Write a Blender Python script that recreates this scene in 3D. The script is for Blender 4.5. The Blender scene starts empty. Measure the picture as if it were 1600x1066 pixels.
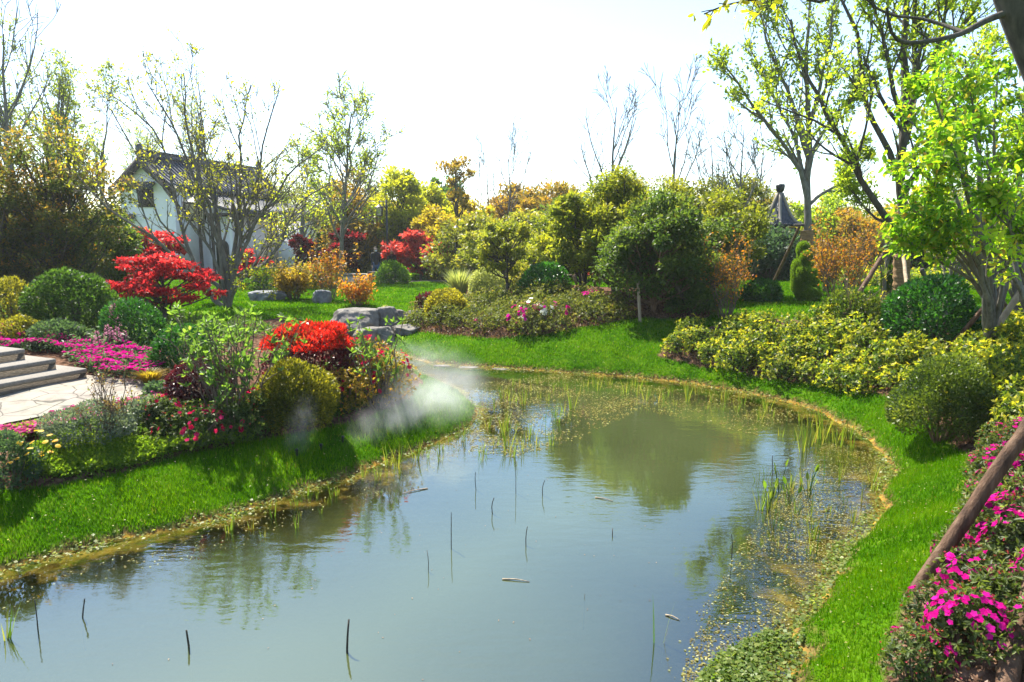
import bpy, bmesh, math
import numpy as np
from math import radians as R, sin, cos, pi
from mathutils import Vector, Matrix, noise as mnoise

# ------------------------------------------------------------------ camera, sky, sun, exposure
SC = bpy.context.scene
COL = SC.collection
CAMZ = 2.7
PITCH = math.atan(163 / 1067)
FPX = 1067.0
cam = bpy.data.cameras.new('camera')
cam.lens = 24.0; cam.sensor_width = 36.0; cam.clip_start = 0.05; cam.clip_end = 3000
camo = bpy.data.objects.new('camera', cam); COL.objects.link(camo)
camo.location = (0, 0, CAMZ); camo.rotation_euler = (pi / 2 - PITCH, 0, 0)
SC.camera = camo

SUN_EL, SUN_AZ = R(55), R(-34)          # azimuth measured clockwise from +Y (view direction)
W = bpy.data.worlds.new('World'); SC.world = W; W.use_nodes = True
wn = W.node_tree.nodes; wl = W.node_tree.links
sky = wn.new('ShaderNodeTexSky'); sky.sky_type = 'NISHITA'; sky.sun_disc = False
sky.sun_elevation = SUN_EL; sky.sun_rotation = SUN_AZ
sky.air_density = 1.0; sky.dust_density = 0.6; sky.ozone_density = 1.3; sky.altitude = 0
wn['Background'].inputs[1].default_value = 0.118
wl.new(sky.outputs[0], wn['Background'].inputs[0])
sd = bpy.data.lights.new('sun', 'SUN'); sd.energy = 5.0; sd.angle = R(0.6); sd.color = (1, 0.94, 0.81)
so = bpy.data.objects.new('sun', sd); COL.objects.link(so); so.location = (-20, 30, 40)
sdir = Vector((sin(SUN_AZ) * cos(SUN_EL), cos(SUN_AZ) * cos(SUN_EL), sin(SUN_EL)))
so.rotation_euler = sdir.to_track_quat('Z', 'Y').to_euler()
SC.view_settings.view_transform = 'Standard'; SC.view_settings.look = 'None'
SC.view_settings.exposure = 1.5; SC.view_settings.gamma = 1.0
SC.render.engine = 'CYCLES'
cy = SC.cycles
cy.max_bounces = 8; cy.diffuse_bounces = 4; cy.glossy_bounces = 3; cy.transmission_bounces = 6
cy.transparent_max_bounces = 8; cy.volume_bounces = 1; cy.caustics_reflective = False; cy.caustics_refractive = False
cy.use_denoising = True
cy.volume_max_steps = 96

# ------------------------------------------------------------------ projection helpers
CP, SP = cos(PITCH), sin(PITCH)
def ray(px, py):
    u = (px - 800) / FPX; v = (533 - py) / FPX
    return np.array([u, CP + v * SP, -SP + v * CP])
def on_z(px, py, z=0.0):
    d = ray(px, py); t = (z - CAMZ) / d[2]
    return np.array([d[0] * t, d[1] * t, z])
def at(px, py, Y):
    d = ray(px, py); t = Y / d[1]
    return np.array([d[0] * t, Y, CAMZ + d[2] * t])
def mpp(p):                                # metres per photo pixel at a point
    return (p[1] * CP - (p[2] - CAMZ) * SP) / FPX

def seg_dist(P, poly, closed=True):
    P = np.asarray(P, float); poly = np.asarray(poly, float)
    n = len(poly); best = np.full(len(P), 1e9)
    for i in range(n if closed else n - 1):
        a = poly[i]; b = poly[(i + 1) % n]; ab = b - a
        t = np.clip(((P - a) @ ab) / max(1e-9, ab @ ab), 0, 1)
        best = np.minimum(best, np.hypot(*(P - a - t[:, None] * ab).T))
    return best
def inside(P, poly):
    P = np.asarray(P, float); poly = np.asarray(poly, float); n = len(poly)
    r = np.zeros(len(P), bool)
    for i in range(n):
        a = poly[i]; b = poly[(i + 1) % n]
        if a[1] == b[1]: continue
        c = ((a[1] > P[:, 1]) != (b[1] > P[:, 1]))
        xi = (b[0] - a[0]) * (P[:, 1] - a[1]) / (b[1] - a[1]) + a[0]
        r ^= c & (P[:, 0] < xi)
    return r
def sdist(P, poly):
    d = seg_dist(P, poly); return np.where(inside(P, poly), -d, d)
def smooth_poly(poly, it=2):
    p = np.asarray(poly, float)
    for _ in range(it):
        q = np.roll(p, -1, 0)
        p = np.stack([.75 * p + .25 * q, .25 * p + .75 * q], 1).reshape(-1, 2)
    return p
def sstep(x, a, b):
    t = np.clip((x - a) / (b - a), 0, 1); return t * t * (3 - 2 * t)

# ------------------------------------------------------------------ pond outline and terrain heights
far_bank = [(1235, 1066), (1258, 990), (1298, 910), (1345, 850), (1382, 795), (1393, 748), (1380, 708), (1350, 678), (1300, 652), (1240, 630),
            (1150, 610), (1050, 596), (950, 587), (850, 580), (760, 573), (690, 570), (640, 560), (605, 546), (585, 540)]
back_pen = [(560, 548), (590, 560), (640, 580), (690, 602), (735, 626)]
left_bank = [(752, 646), (712, 682), (640, 708), (560, 737), (480, 767), (400, 791), (330, 812), (240, 833), (150, 853), (60, 876), (0, 893), (-250, 960)]
pond = [tuple(on_z(x, y)[:2]) for x, y in far_bank + back_pen + left_bank]
pond += [(-9, 3.0), (-10, -4), (2.2, -4), (1.75, 1.0), (1.62, 3.0)]
POND = smooth_poly(pond, 3)
_g = np.random.default_rng(3); _n = _g.normal(0, .05, POND.shape); POND = POND + (.5 * _n + .3 * np.roll(_n, 1, 0) + .2 * np.roll(_n, 2, 0))

def gaxis(lo, hi, step, far_lo, far_hi, g=1.22):
    core = list(np.arange(lo, hi + 1e-6, step)); s = step; v = lo
    left = []
    while v > far_lo: s *= g; v -= s; left.append(v)
    s = step; v = hi; right = []
    while v < far_hi: s *= g; v += s; right.append(v)
    return np.array(left[::-1] + core + right)
GX = gaxis(-8.5, 9.5, 0.085, -700, 700)
GY = gaxis(2.0, 19.0, 0.085, -60, 1200)

XX, YY = np.meshgrid(GX, GY)
GP = np.stack([XX.ravel(), YY.ravel()], 1)
PS = sdist(GP, POND)
def base_h(P, s):
    out = 0.035 * sstep(s, 0, .09) + (.74 + .36 * sstep(P[:, 0], -1.2, 1.4)) * (1 - np.exp(-np.maximum(s, 0) / 1.7))
    inn = -0.6 * (1 - np.exp(np.minimum(s, 0) / 1.7))
    z = np.where(s > 0, out, inn)
    z -= .5 * sstep(P[:, 1], 18, 44)
    z += np.where(s > 0, .02 * np.sin(P[:, 0] * 2.1 + 1) * np.sin(P[:, 1] * 1.7) + .012 * np.sin(P[:, 0] * 5.3) * np.sin(P[:, 1] * 4.6 + 2), .02 * np.sin(P[:, 0] * 3.1) * np.sin(P[:, 1] * 2.7)) * np.clip(np.abs(s) / .4, 0, 1)
    return z
HZ = base_h(GP, PS).reshape(XX.shape)
def H(x, y):
    x = np.asarray(x, float); y = np.asarray(y, float)
    i = np.clip(np.searchsorted(GX, x) - 1, 0, len(GX) - 2); j = np.clip(np.searchsorted(GY, y) - 1, 0, len(GY) - 2)
    u = np.clip((x - GX[i]) / (GX[i + 1] - GX[i]), 0, 1); v = np.clip((y - GY[j]) / (GY[j + 1] - GY[j]), 0, 1)
    return (HZ[j, i] * (1 - u) + HZ[j, i + 1] * u) * (1 - v) + (HZ[j + 1, i] * (1 - u) + HZ[j + 1, i + 1] * u) * v
def gp(px, py):                            # photo pixel -> point on the terrain
    d = ray(px, py); t = np.arange(2.0, 90, 0.02)
    X = d[0] * t; Y = d[1] * t; Z = CAMZ + d[2] * t
    k = np.argmax(Z < H(X, Y))
    if k == 0: k = len(t) - 1
    return np.array([X[k], Y[k], float(H(X[k], Y[k]))])
def px_poly(pts, z=None): return np.array([gp(x, y)[:2] for x, y in pts])
# planting beds (bare soil under the plants)
BED_R = px_poly([(1028, 558), (1150, 580), (1280, 600), (1400, 625), (1460, 668), (1512, 712), (1518, 760), (1492, 830), (1450, 895), (1402, 965), (1378, 1030), (1372, 1140),
                 (1800, 1140), (2300, 900), (2100, 560), (1620, 508), (1420, 524), (1310, 502), (1200, 498), (1120, 508), (1045, 524)])
BED_C = px_poly([(636, 512), (690, 523), (770, 528), (850, 523), (930, 509), (990, 497), (1100, 500), (1130, 480), (1050, 455), (980, 452), (850, 447), (735, 447), (690, 462), (640, 488)])
BED_L = px_poly([(-300, 800), (0, 766), (100, 758), (200, 738), (300, 708), (400, 690), (470, 678), (560, 658), (630, 632), (664, 600), (640, 575), (600, 552), (560, 520), (440, 495),
                 (300, 520), (240, 545), (160, 515), (60, 480), (-400, 470)])
BEDS = [BED_R, BED_C, BED_L]
for _b in BEDS: HZ += (.09 * sstep(-sdist(GP, _b), 0, .6)).reshape(XX.shape)

# ------------------------------------------------------------------ mesh and material helpers
def mesh(name, V, faces, mats=(), attrs=None, smooth=False, midx=None):
    """faces: list of (k, array[n,k])."""
    me = bpy.data.meshes.new(name)
    V = np.asarray(V, np.float32).reshape(-1, 3)
    me.vertices.add(len(V)); me.vertices.foreach_set('co', V.ravel())
    loops = np.concatenate([f.ravel() for f in faces]).astype(np.int32)
    sizes = np.concatenate([np.full(len(f), f.shape[1], np.int32) for f in faces])
    starts = np.concatenate([[0], np.cumsum(sizes)[:-1]]).astype(np.int32)
    me.loops.add(len(loops)); me.loops.foreach_set('vertex_index', loops)
    me.polygons.add(len(sizes)); me.polygons.foreach_set('loop_start', starts)
    if smooth: me.polygons.foreach_set('use_smooth', np.ones(len(sizes), bool))
    if midx is not None: me.polygons.foreach_set('material_index', np.asarray(midx, np.int32))
    for nm, (dom, arr) in (attrs or {}).items():
        a = me.attributes.new(nm, 'FLOAT', dom); a.data.foreach_set('value', np.asarray(arr, np.float32))
    for m in mats: me.materials.append(m)
    me.update(calc_edges=True)
    return me
def link(name, me, parent=None, loc=(0, 0, 0)):
    o = bpy.data.objects.new(name, me); COL.objects.link(o); o.location = loc
    if parent is not None: o.parent = parent
    return o
def tag(o, label=None, cat=None, group=None, kind=None):
    if label: o['label'] = label
    if cat: o['category'] = cat
    if group: o['group'] = group
    if kind: o['kind'] = kind
    return o
def thing(name, loc, label, cat, group=None, rz=0.0):
    o = bpy.data.objects.new(name, None); COL.objects.link(o)
    o.empty_display_size = .1
    o.location = tuple(float(v) for v in loc); o.rotation_euler = (0, 0, rz)
    return tag(o, label, cat, group)
def dup(root, loc, rz=0.0, sc=(1, 1, 1), label=None, group=None):
    r = root.copy(); COL.objects.link(r)
    r.location = tuple(float(v) for v in loc); r.rotation_euler = (0, 0, rz); r.scale = sc
    if label: r['label'] = label
    if group: r['group'] = group
    for ch in list(root.children):
        c = ch.copy(); COL.objects.link(c); c.parent = r
        for g in ch.children:
            e = g.copy(); COL.objects.link(e); e.parent = c
    return r
def remat(root, part, m):
    for c in root.children:
        if c.name.split('.')[0] == part:
            c.material_slots[0].link = 'OBJECT'; c.material_slots[0].material = m

def nt(name):
    m = bpy.data.materials.new(name); m.use_nodes = True
    return m, m.node_tree.nodes, m.node_tree.links, m.node_tree.nodes['Principled BSDF']
def ramp(n, stops):
    r = n.new('ShaderNodeValToRGB'); e = r.color_ramp.elements
    while len(e) < len(stops): e.new(.5)
    for k, (p, c) in enumerate(stops): e[k].position = p; e[k].color = (*c, 1)
    return r
def leaf_mat(name, stops, trans=.42, rough=.42, spec=.35, tboost=(1.6, 1.6, .75)):
    trans = min(.66, trans + .12); rough = min(.9, rough + .05)
    m, n, l, b = nt(name)
    a = n.new('ShaderNodeAttribute'); a.attribute_name = 'tint'
    r = ramp(n, stops); l.new(a.outputs['Fac'], r.inputs[0])
    oi = n.new('ShaderNodeObjectInfo')
    hs = n.new('ShaderNodeHueSaturation'); hs.inputs['Saturation'].default_value = 1.0
    mr = n.new('ShaderNodeMapRange'); mr.inputs['To Min'].default_value = .82; mr.inputs['To Max'].default_value = 1.18
    l.new(oi.outputs['Random'], mr.inputs[0]); l.new(mr.outputs[0], hs.inputs['Value']); l.new(r.outputs[0], hs.inputs['Color'])
    l.new(hs.outputs[0], b.inputs['Base Color']); b.inputs['Roughness'].default_value = rough
    b.inputs['Specular IOR Level'].default_value = spec
    mu = n.new('ShaderNodeMixRGB'); mu.blend_type = 'MULTIPLY'; mu.inputs[0].default_value = 1; mu.inputs[2].default_value = (*tboost, 1)
    l.new(hs.outputs[0], mu.inputs[1])
    t = n.new('ShaderNodeBsdfTranslucent'); l.new(mu.outputs[0], t.inputs[0])
    mx = n.new('ShaderNodeMixShader'); mx.inputs[0].default_value = trans
    l.new(b.outputs[0], mx.inputs[1]); l.new(t.outputs[0], mx.inputs[2])
    l.new(mx.outputs[0], n['Material Output'].inputs[0])
    return m
def noise_mat(name, stops, scale=8.0, rough=.8, bump=.3, detail=6.0, stretch=(1, 1, 1), spec=.25, bdist=.02):
    m, n, l, b = nt(name)
    tc = n.new('ShaderNodeTexCoord'); mp = n.new('ShaderNodeMapping'); mp.inputs['Scale'].default_value = stretch
    nz = n.new('ShaderNodeTexNoise'); nz.inputs['Scale'].default_value = scale; nz.inputs['Detail'].default_value = detail; nz.inputs['Roughness'].default_value = .65
    l.new(tc.outputs['Object'], mp.inputs[0]); l.new(mp.outputs[0], nz.inputs[0])
    r = ramp(n, stops); l.new(nz.outputs['Fac'], r.inputs[0]); l.new(r.outputs[0], b.inputs['Base Color'])
    b.inputs['Roughness'].default_value = rough; b.inputs['Specular IOR Level'].default_value = spec
    if bump:
        bp = n.new('ShaderNodeBump'); bp.inputs['Strength'].default_value = bump; bp.inputs['Distance'].default_value = bdist
        l.new(nz.outputs['Fac'], bp.inputs['Height']); l.new(bp.outputs[0], b.inputs['Normal'])
    return m
def plain(name, c, rough=.6, spec=.3, metal=0.0):
    v = [min(1, x * 1.25) for x in c]; u = [x * .75 for x in c]
    m = noise_mat(name, [(.3, u), (.7, v)], 14, rough, .1, spec=spec)
    m.node_tree.nodes['Principled BSDF'].inputs['Metallic'].default_value = metal
    return m

def unit(v): return v / np.maximum(1e-9, np.linalg.norm(v, axis=-1, keepdims=True))
def leaves_geo(pos, axis, nrm, ln, wd, fold=.12, six=False, droop=0.0):
    """diamond (or six-sided) leaves; returns V, quads."""
    N = len(pos); a = unit(axis); s = unit(np.cross(a, nrm)); n = np.cross(s, a)
    ln = np.broadcast_to(ln, (N,))[:, None]; wd = np.broadcast_to(wd, (N,))[:, None]
    if not six:
        b = pos; t = pos + a * ln - n * ln * droop
        m = pos + a * ln * .48
        V = np.stack([b, m + s * wd * .5 + n * ln * fold, t, m - s * wd * .5 + n * ln * fold], 1)
        return V.reshape(-1, 3), np.arange(N * 4).reshape(N, 4)
    b = pos; t = pos + a * ln - n * ln * (droop + .05)
    m1 = pos + a * ln * .33; m2 = pos + a * ln * .7 - n * ln * droop * .5
    V = np.stack([b, m1 + s * wd * .5 + n * wd * fold, m2 + s * wd * .42 + n * wd * fold, t, m2 - s * wd * .42 + n * wd * fold, m1 - s * wd * .5 + n * wd * fold], 1)
    i = np.arange(N)[:, None] * 6
    return V.reshape(-1, 3), np.concatenate([i + np.array([[0, 1, 2, 3]]), i + np.array([[0, 3, 4, 5]])], 1).reshape(-1, 4)
def leaf_mesh(name, pos, axis, nrm, ln, wd, tint, mat, fold=.12, six=False, droop=0.0):
    V, Fq = leaves_geo(pos, axis, nrm, ln, wd, fold, six, droop)
    tf = np.repeat(tint, 2) if six else tint
    return mesh(name, V, [(Fq)], [mat], {'tint': ('FACE', np.clip(tf, 0, 1))})
def tubes_geo(P, Rr, K=6):
    """P[M,n,3], R[M,n] -> V, quads"""
    P = np.asarray(P, float); M, n, _ = P.shape
    T = np.empty_like(P); T[:, 1:-1] = P[:, 2:] - P[:, :-2]; T[:, 0] = P[:, 1] - P[:, 0]; T[:, -1] = P[:, -1] - P[:, -2]
    T = unit(T)
    ref = np.where(np.abs(T[:, :1, 2:3]) > .9, np.array([1., 0, 0]), np.array([0, 0, 1.]))
    ref = np.broadcast_to(ref, T.shape)
    U = unit(np.cross(T, ref)); Wv = np.cross(T, U)
    ang = np.arange(K) * 2 * pi / K
    V = P[:, :, None, :] + Rr[:, :, None, None] * (np.cos(ang)[None, None, :, None] * U[:, :, None, :] + np.sin(ang)[None, None, :, None] * Wv[:, :, None, :])
    idx = np.arange(M * n * K).reshape(M, n, K)
    a = idx[:, :-1]; b = idx[:, 1:]
    q = np.stack([a, np.roll(a, -1, 2), np.roll(b, -1, 2), b], -1).reshape(-1, 4)
    return V.reshape(-1, 3), q
class MB:
    """collects shapes into one mesh"""
    def __init__(s): s.V = []; s.F4 = []; s.F3 = []; s.n = 0; s.T4 = []; s.T3 = []
    def add(s, V, q=None, t=None, tint=.5):
        V = np.asarray(V, float).reshape(-1, 3)
        if q is not None and len(q): s.F4.append(np.asarray(q) + s.n); s.T4.append(np.broadcast_to(tint, (len(q),)))
        if t is not None and len(t): s.F3.append(np.asarray(t) + s.n); s.T3.append(np.broadcast_to(tint, (len(t),)))
        s.V.append(V); s.n += len(V); return s
    def tube(s, pts, rad, K=8, cap=True):
        pts = np.asarray(pts, float); rad = np.broadcast_to(np.asarray(rad, float), (len(pts),))
        if cap:
            d0 = unit(pts[1] - pts[0]) * 1e-3; d1 = unit(pts[-1] - pts[-2]) * 1e-3
            pts = np.concatenate([[pts[0] - d0], pts, [pts[-1] + d1]]); rad = np.concatenate([[1e-4], rad, [1e-4]])
        V, q = tubes_geo(pts[None], rad[None], K); return s.add(V, q)
    def box(s, c, size, rz=0.0, bev=0.0):
        x, y, z = np.asarray(size, float) / 2; cr, sr = cos(rz), sin(rz)
        if bev <= 0:
            V = np.array([[i * x, j * y, k * z] for k in (-1, 1) for j in (-1, 1) for i in (-1, 1)], float)
            q = np.array([[0, 2, 3, 1], [4, 5, 7, 6], [0, 1, 5, 4], [2, 6, 7, 3], [0, 4, 6, 2], [1, 3, 7, 5]])
        else:
            rings = []
            for (dz, ins) in ((-z, bev), (-z + bev, 0), (z - bev, 0), (z, bev)):
                X, Y = x - ins, y - ins; b = bev
                rings.append([(X - b, -Y, dz), (X, -Y + b, dz), (X, Y - b, dz), (X - b, Y, dz), (-X + b, Y, dz), (-X, Y - b, dz), (-X, -Y + b, dz), (-X + b, -Y, dz)])
            V = np.array(rings, float).reshape(-1, 3); idx = np.arange(32).reshape(4, 8)
            q = np.stack([idx[:-1], np.roll(idx[:-1], -1, 1), np.roll(idx[1:], -1, 1), idx[1:]], -1).reshape(-1, 4)
            cap = []
            for rg, fl in ((idx[0], 1), (idx[3], 0)):
                f = [[rg[0], rg[1], rg[2], rg[3]], [rg[0], rg[3], rg[4], rg[7]], [rg[4], rg[5], rg[6], rg[7]]]
                cap += [w[::-1] for w in f] if fl else f
            q = np.concatenate([q, cap])
        V = np.stack([V[:, 0] * cr - V[:, 1] * sr, V[:, 0] * sr + V[:, 1] * cr, V[:, 2]], 1) + np.asarray(c, float)
        return s.add(V, q)
    def lathe(s, prof, K=16, c=(0, 0, 0)):
        P = np.array(prof, float); n = len(P); a = np.arange(K) * 2 * pi / K
        V = np.stack([P[:, None, 0] * np.cos(a), P[:, None, 0] * np.sin(a), np.broadcast_to(P[:, None, 1], (n, K))], -1)
        idx = np.arange(n * K).reshape(n, K)
        q = np.stack([idx[:-1], np.roll(idx[:-1], -1, 1), np.roll(idx[1:], -1, 1), idx[1:]], -1).reshape(-1, 4)
        return s.add(V.reshape(-1, 3) + np.asarray(c, float), q)
    def build(s, name, mat, parent=None, smooth=False):
        fs = []; ti = []
        if s.F4: fs.append(np.concatenate(s.F4)); ti.append(np.concatenate(s.T4))
        if s.F3: fs.append(np.concatenate(s.F3)); ti.append(np.concatenate(s.T3))
        me = mesh(name, np.concatenate(s.V), fs, [mat], {'tint': ('FACE', np.concatenate(ti))}, smooth)
        return link(name, me, parent)

# ------------------------------------------------------------------ materials
G = lambda *a: a
M = {}
M['bark'] = noise_mat('bark', [(.3, (.035, .03, .025)), (.7, (.12, .105, .085))], 18, .9, .6, stretch=(1, 1, .25), bdist=.03)
M['bark_grey'] = noise_mat('bark_grey', [(.3, (.07, .065, .055)), (.7, (.22, .2, .165))], 16, .85, .5, stretch=(1, 1, .3))
M['bark_red'] = noise_mat('bark_red', [(.3, (.09, .05, .03)), (.7, (.24, .15, .09))], 20, .85, .4, stretch=(1, 1, .3))
M['twig'] = noise_mat('twig', [(.3, (.09, .06, .045)), (.7, (.2, .15, .11))], 30, .85, .2)
M['stalk'] = noise_mat('stalk', [(.3, (.02, .017, .014)), (.7, (.075, .06, .045))], 40, .8, .3)
M['pole'] = noise_mat('pole', [(.25, (.022, .012, .007)), (.5, (.1, .054, .031)), (.75, (.2, .125, .078))], 16, .75, .9, stretch=(1, 1, .12), bdist=.03)
M['pole_pale'] = noise_mat('pole_pale', [(.25, (.2, .14, .09)), (.75, (.45, .36, .25))], 18, .8, .5, stretch=(1, 1, .14))
M['straw'] = noise_mat('straw', [(.3, (.16, .09, .04)), (.7, (.42, .27, .13))], 10, .9, .9, stretch=(.4, .4, 9), bdist=.05)
M['plaster'] = noise_mat('plaster', [(.2, (.64, .6, .63)), (.5, (.84, .79, .85)), (.8, (.88, .83, .9))], 1.2, .85, .05)
M['plaster_dim'] = noise_mat('plaster_dim', [(.3, (.42, .4, .38)), (.7, (.55, .53, .5))], 2.5, .85, .05)
M['dark_wood'] = noise_mat('dark_wood', [(.3, (.018, .013, .012)), (.7, (.055, .04, .035))], 12, .6, .3)
M['iron'] = plain('iron', (.02, .022, .024), .45, .5, .3)
M['lantern_glass'] = plain('lantern_glass', (.62, .55, .4), .25, .5)
M['rock'] = noise_mat('rock', [(.25, (.06, .055, .048)), (.5, (.17, .155, .135)), (.78, (.32, .29, .25))], 4.5, .85, .9, 10, bdist=.08)
M['rock_blue'] = noise_mat('rock_blue', [(.25, (.05, .055, .065)), (.5, (.16, .17, .185)), (.78, (.33, .345, .36))], 4, .8, .9, 10, bdist=.08)
M['granite'] = noise_mat('granite', [(.3, (.16, .14, .115)), (.7, (.28, .25, .21))], 40, .75, .25)
M['granite_dark'] = noise_mat('granite_dark', [(.3, (.1, .08, .058)), (.7, (.2, .165, .125))], 26, .85, .8, stretch=(1, 1, 3), bdist=.03)

lf = lambda nm, *cols, **k: M.__setitem__(nm, leaf_mat(nm, [(i / max(1, len(cols) - 1), c) for i, c in enumerate(cols)], **k))
lf('grass', (.02, .076, .002), (.05, .145, .002), (.1, .21, .003), (.16, .24, .006), (.27, .24, .06), rough=.9, spec=.0, trans=.36, tboost=(1.4, 1.5, .5))
lf('evergreen', (.05, .1, .02), (.1, .16, .028), (.19, .23, .035), (.34, .28, .04), spec=.35, rough=.42)
lf('evergreen_gold', (.1, .14, .018), (.22, .24, .026), (.38, .34, .034), (.5, .34, .036), spec=.3)
lf('photinia', (.05, .085, .026), (.1, .12, .028), (.28, .17, .028), (.5, .22, .035), spec=.35, trans=.5)
lf('russet', (.1, .1, .02), (.27, .19, .03), (.44, .23, .03), (.52, .26, .035))
lf('olive', (.08, .11, .02), (.18, .2, .026), (.32, .28, .034), (.42, .3, .036))
lf('yellow_green', (.14, .18, .016), (.3, .32, .022), (.46, .42, .03), (.52, .4, .03), trans=.48)
lf('golden', (.18, .17, .02), (.38, .3, .025), (.52, .38, .03), (.54, .32, .03), trans=.48)
lf('mid_green', (.035, .08, .015), (.075, .14, .022), (.13, .2, .03))
lf('dark_gloss', (.012, .06, .009), (.03, .12, .014), (.06, .19, .022), spec=.55, rough=.32, trans=.3)
lf('spring', (.12, .18, .02), (.22, .3, .025), (.33, .4, .035), (.42, .4, .04), trans=.55)
lf('bright', (.07, .19, .012), (.17, .35, .016), (.3, .46, .022), (.42, .46, .04), (.5, .28, .06), trans=.55, rough=.42)
lf('fresh', (.05, .11, .022), (.1, .19, .035), (.17, .28, .05), (.26, .34, .07), trans=.42)
lf('pale_spring', (.18, .24, .06), (.28, .34, .08), (.38, .42, .11), trans=.55)
lf('orange', (.14, .16, .02), (.34, .22, .025), (.5, .21, .022), (.52, .13, .018), trans=.45, tboost=(1.3, 1.2, .7))
lf('maple_red', (.24, .02, .022), (.46, .026, .036), (.64, .07, .06), (.68, .2, .08), trans=.52, tboost=(1.5, 1.15, 1))
lf('maple_pink', (.26, .03, .03), (.45, .06, .05), (.58, .13, .09), (.6, .2, .1), trans=.5, tboost=(1.4, 1.1, .9))
lf('maple_dark', (.08, .008, .014), (.18, .014, .02), (.34, .03, .03), trans=.45, tboost=(1.4, 1, .9))
lf('burgundy', (.03, .006, .01), (.07, .012, .018), (.17, .03, .035), spec=.5, rough=.3, trans=.3, tboost=(1.4, 1, 1))
lf('photinia_red', (.14, .05, .014), (.42, .016, .012), (.6, .025, .016), (.62, .1, .04), trans=.45, spec=.45, rough=.34, tboost=(1.4, 1.1, .8))
lf('hedge', (.035, .08, .016), (.1, .16, .022), (.32, .34, .028), (.58, .47, .03), spec=.4, rough=.4, trans=.42)
lf('azalea_leaf', (.03, .055, .014), (.075, .11, .024), (.16, .2, .045), (.26, .3, .08), spec=.35, rough=.45, trans=.35)
lf('azalea_far', (.05, .085, .016), (.13, .15, .028), (.24, .22, .045), (.36, .13, .09), spec=.3, trans=.38)
lf('boxwood', (.018, .042, .007), (.05, .085, .011), (.11, .15, .018), (.2, .21, .028), spec=.4, rough=.36, trans=.34)
lf('gold_ball', (.13, .12, .014), (.27, .24, .02), (.42, .36, .025), trans=.4)
lf('gold_olive', (.06, .075, .012), (.15, .15, .016), (.27, .24, .022), (.36, .3, .03), trans=.42)
lf('variegated', (.16, .2, .07), (.28, .31, .12), (.44, .44, .2), trans=.4)
lf('silver', (.09, .13, .11), (.16, .21, .17), (.27, .33, .28), trans=.3)
lf('chartreuse', (.05, .12, .012), (.14, .24, .016), (.3, .37, .025), trans=.45)
lf('bluegreen', (.03, .07, .04), (.06, .11, .06), (.1, .16, .08))
lf('water_leaf', (.07, .13, .015), (.14, .21, .03), (.24, .28, .06), (.36, .38, .16), trans=.4, spec=.4)
lf('weed', (.1, .075, .015), (.2, .15, .025), (.28, .27, .06), (.48, .45, .22), trans=.25, spec=.4)
lf('brown_leaf', (.07, .04, .02), (.15, .085, .035), (.22, .15, .05), (.16, .18, .05), trans=.35)
lf('petal_pale', (.5, .16, .3), (.62, .28, .42), (.7, .42, .52), trans=.35, rough=.9, spec=.0, tboost=(1.1, 1, 1))
lf('reed', (.05, .11, .015), (.11, .2, .02), (.22, .27, .035), (.27, .19, .06), trans=.45)
lf('amber_grass', (.15, .12, .02), (.32, .23, .03), (.45, .28, .035), trans=.45)
lf('petal_magenta', (.34, .004, .12), (.5, .008, .2), (.6, .02, .3), trans=.35, rough=.9, spec=.0, tboost=(1.2, .9, 1.2))
lf('petal_pink', (.42, .03, .16), (.58, .08, .26), (.68, .2, .4), trans=.4, rough=.6, spec=.0, tboost=(1.2, 1, 1.1))
lf('petal_rose', (.36, .006, .03), (.5, .015, .07), (.62, .05, .16), trans=.4, rough=.5, spec=.0, tboost=(1.2, .9, 1))
lf('petal_white', (.6, .6, .52), (.75, .75, .68), (.8, .8, .78), trans=.4, rough=.5, tboost=(1.1, 1.1, 1))
lf('petal_yellow', (.6, .36, .015), (.7, .46, .02), (.75, .55, .05), trans=.4, rough=.5)
lf('bud', (.35, .02, .05), (.5, .05, .09), (.4, .12, .06), trans=.2)
lf('topiary', (.09, .17, .014), (.16, .27, .02), (.26, .36, .03), trans=.3, rough=.7, spec=.1)
lf('litter', (.06, .03, .015), (.17, .085, .04), (.3, .19, .1), trans=.15)

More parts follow.
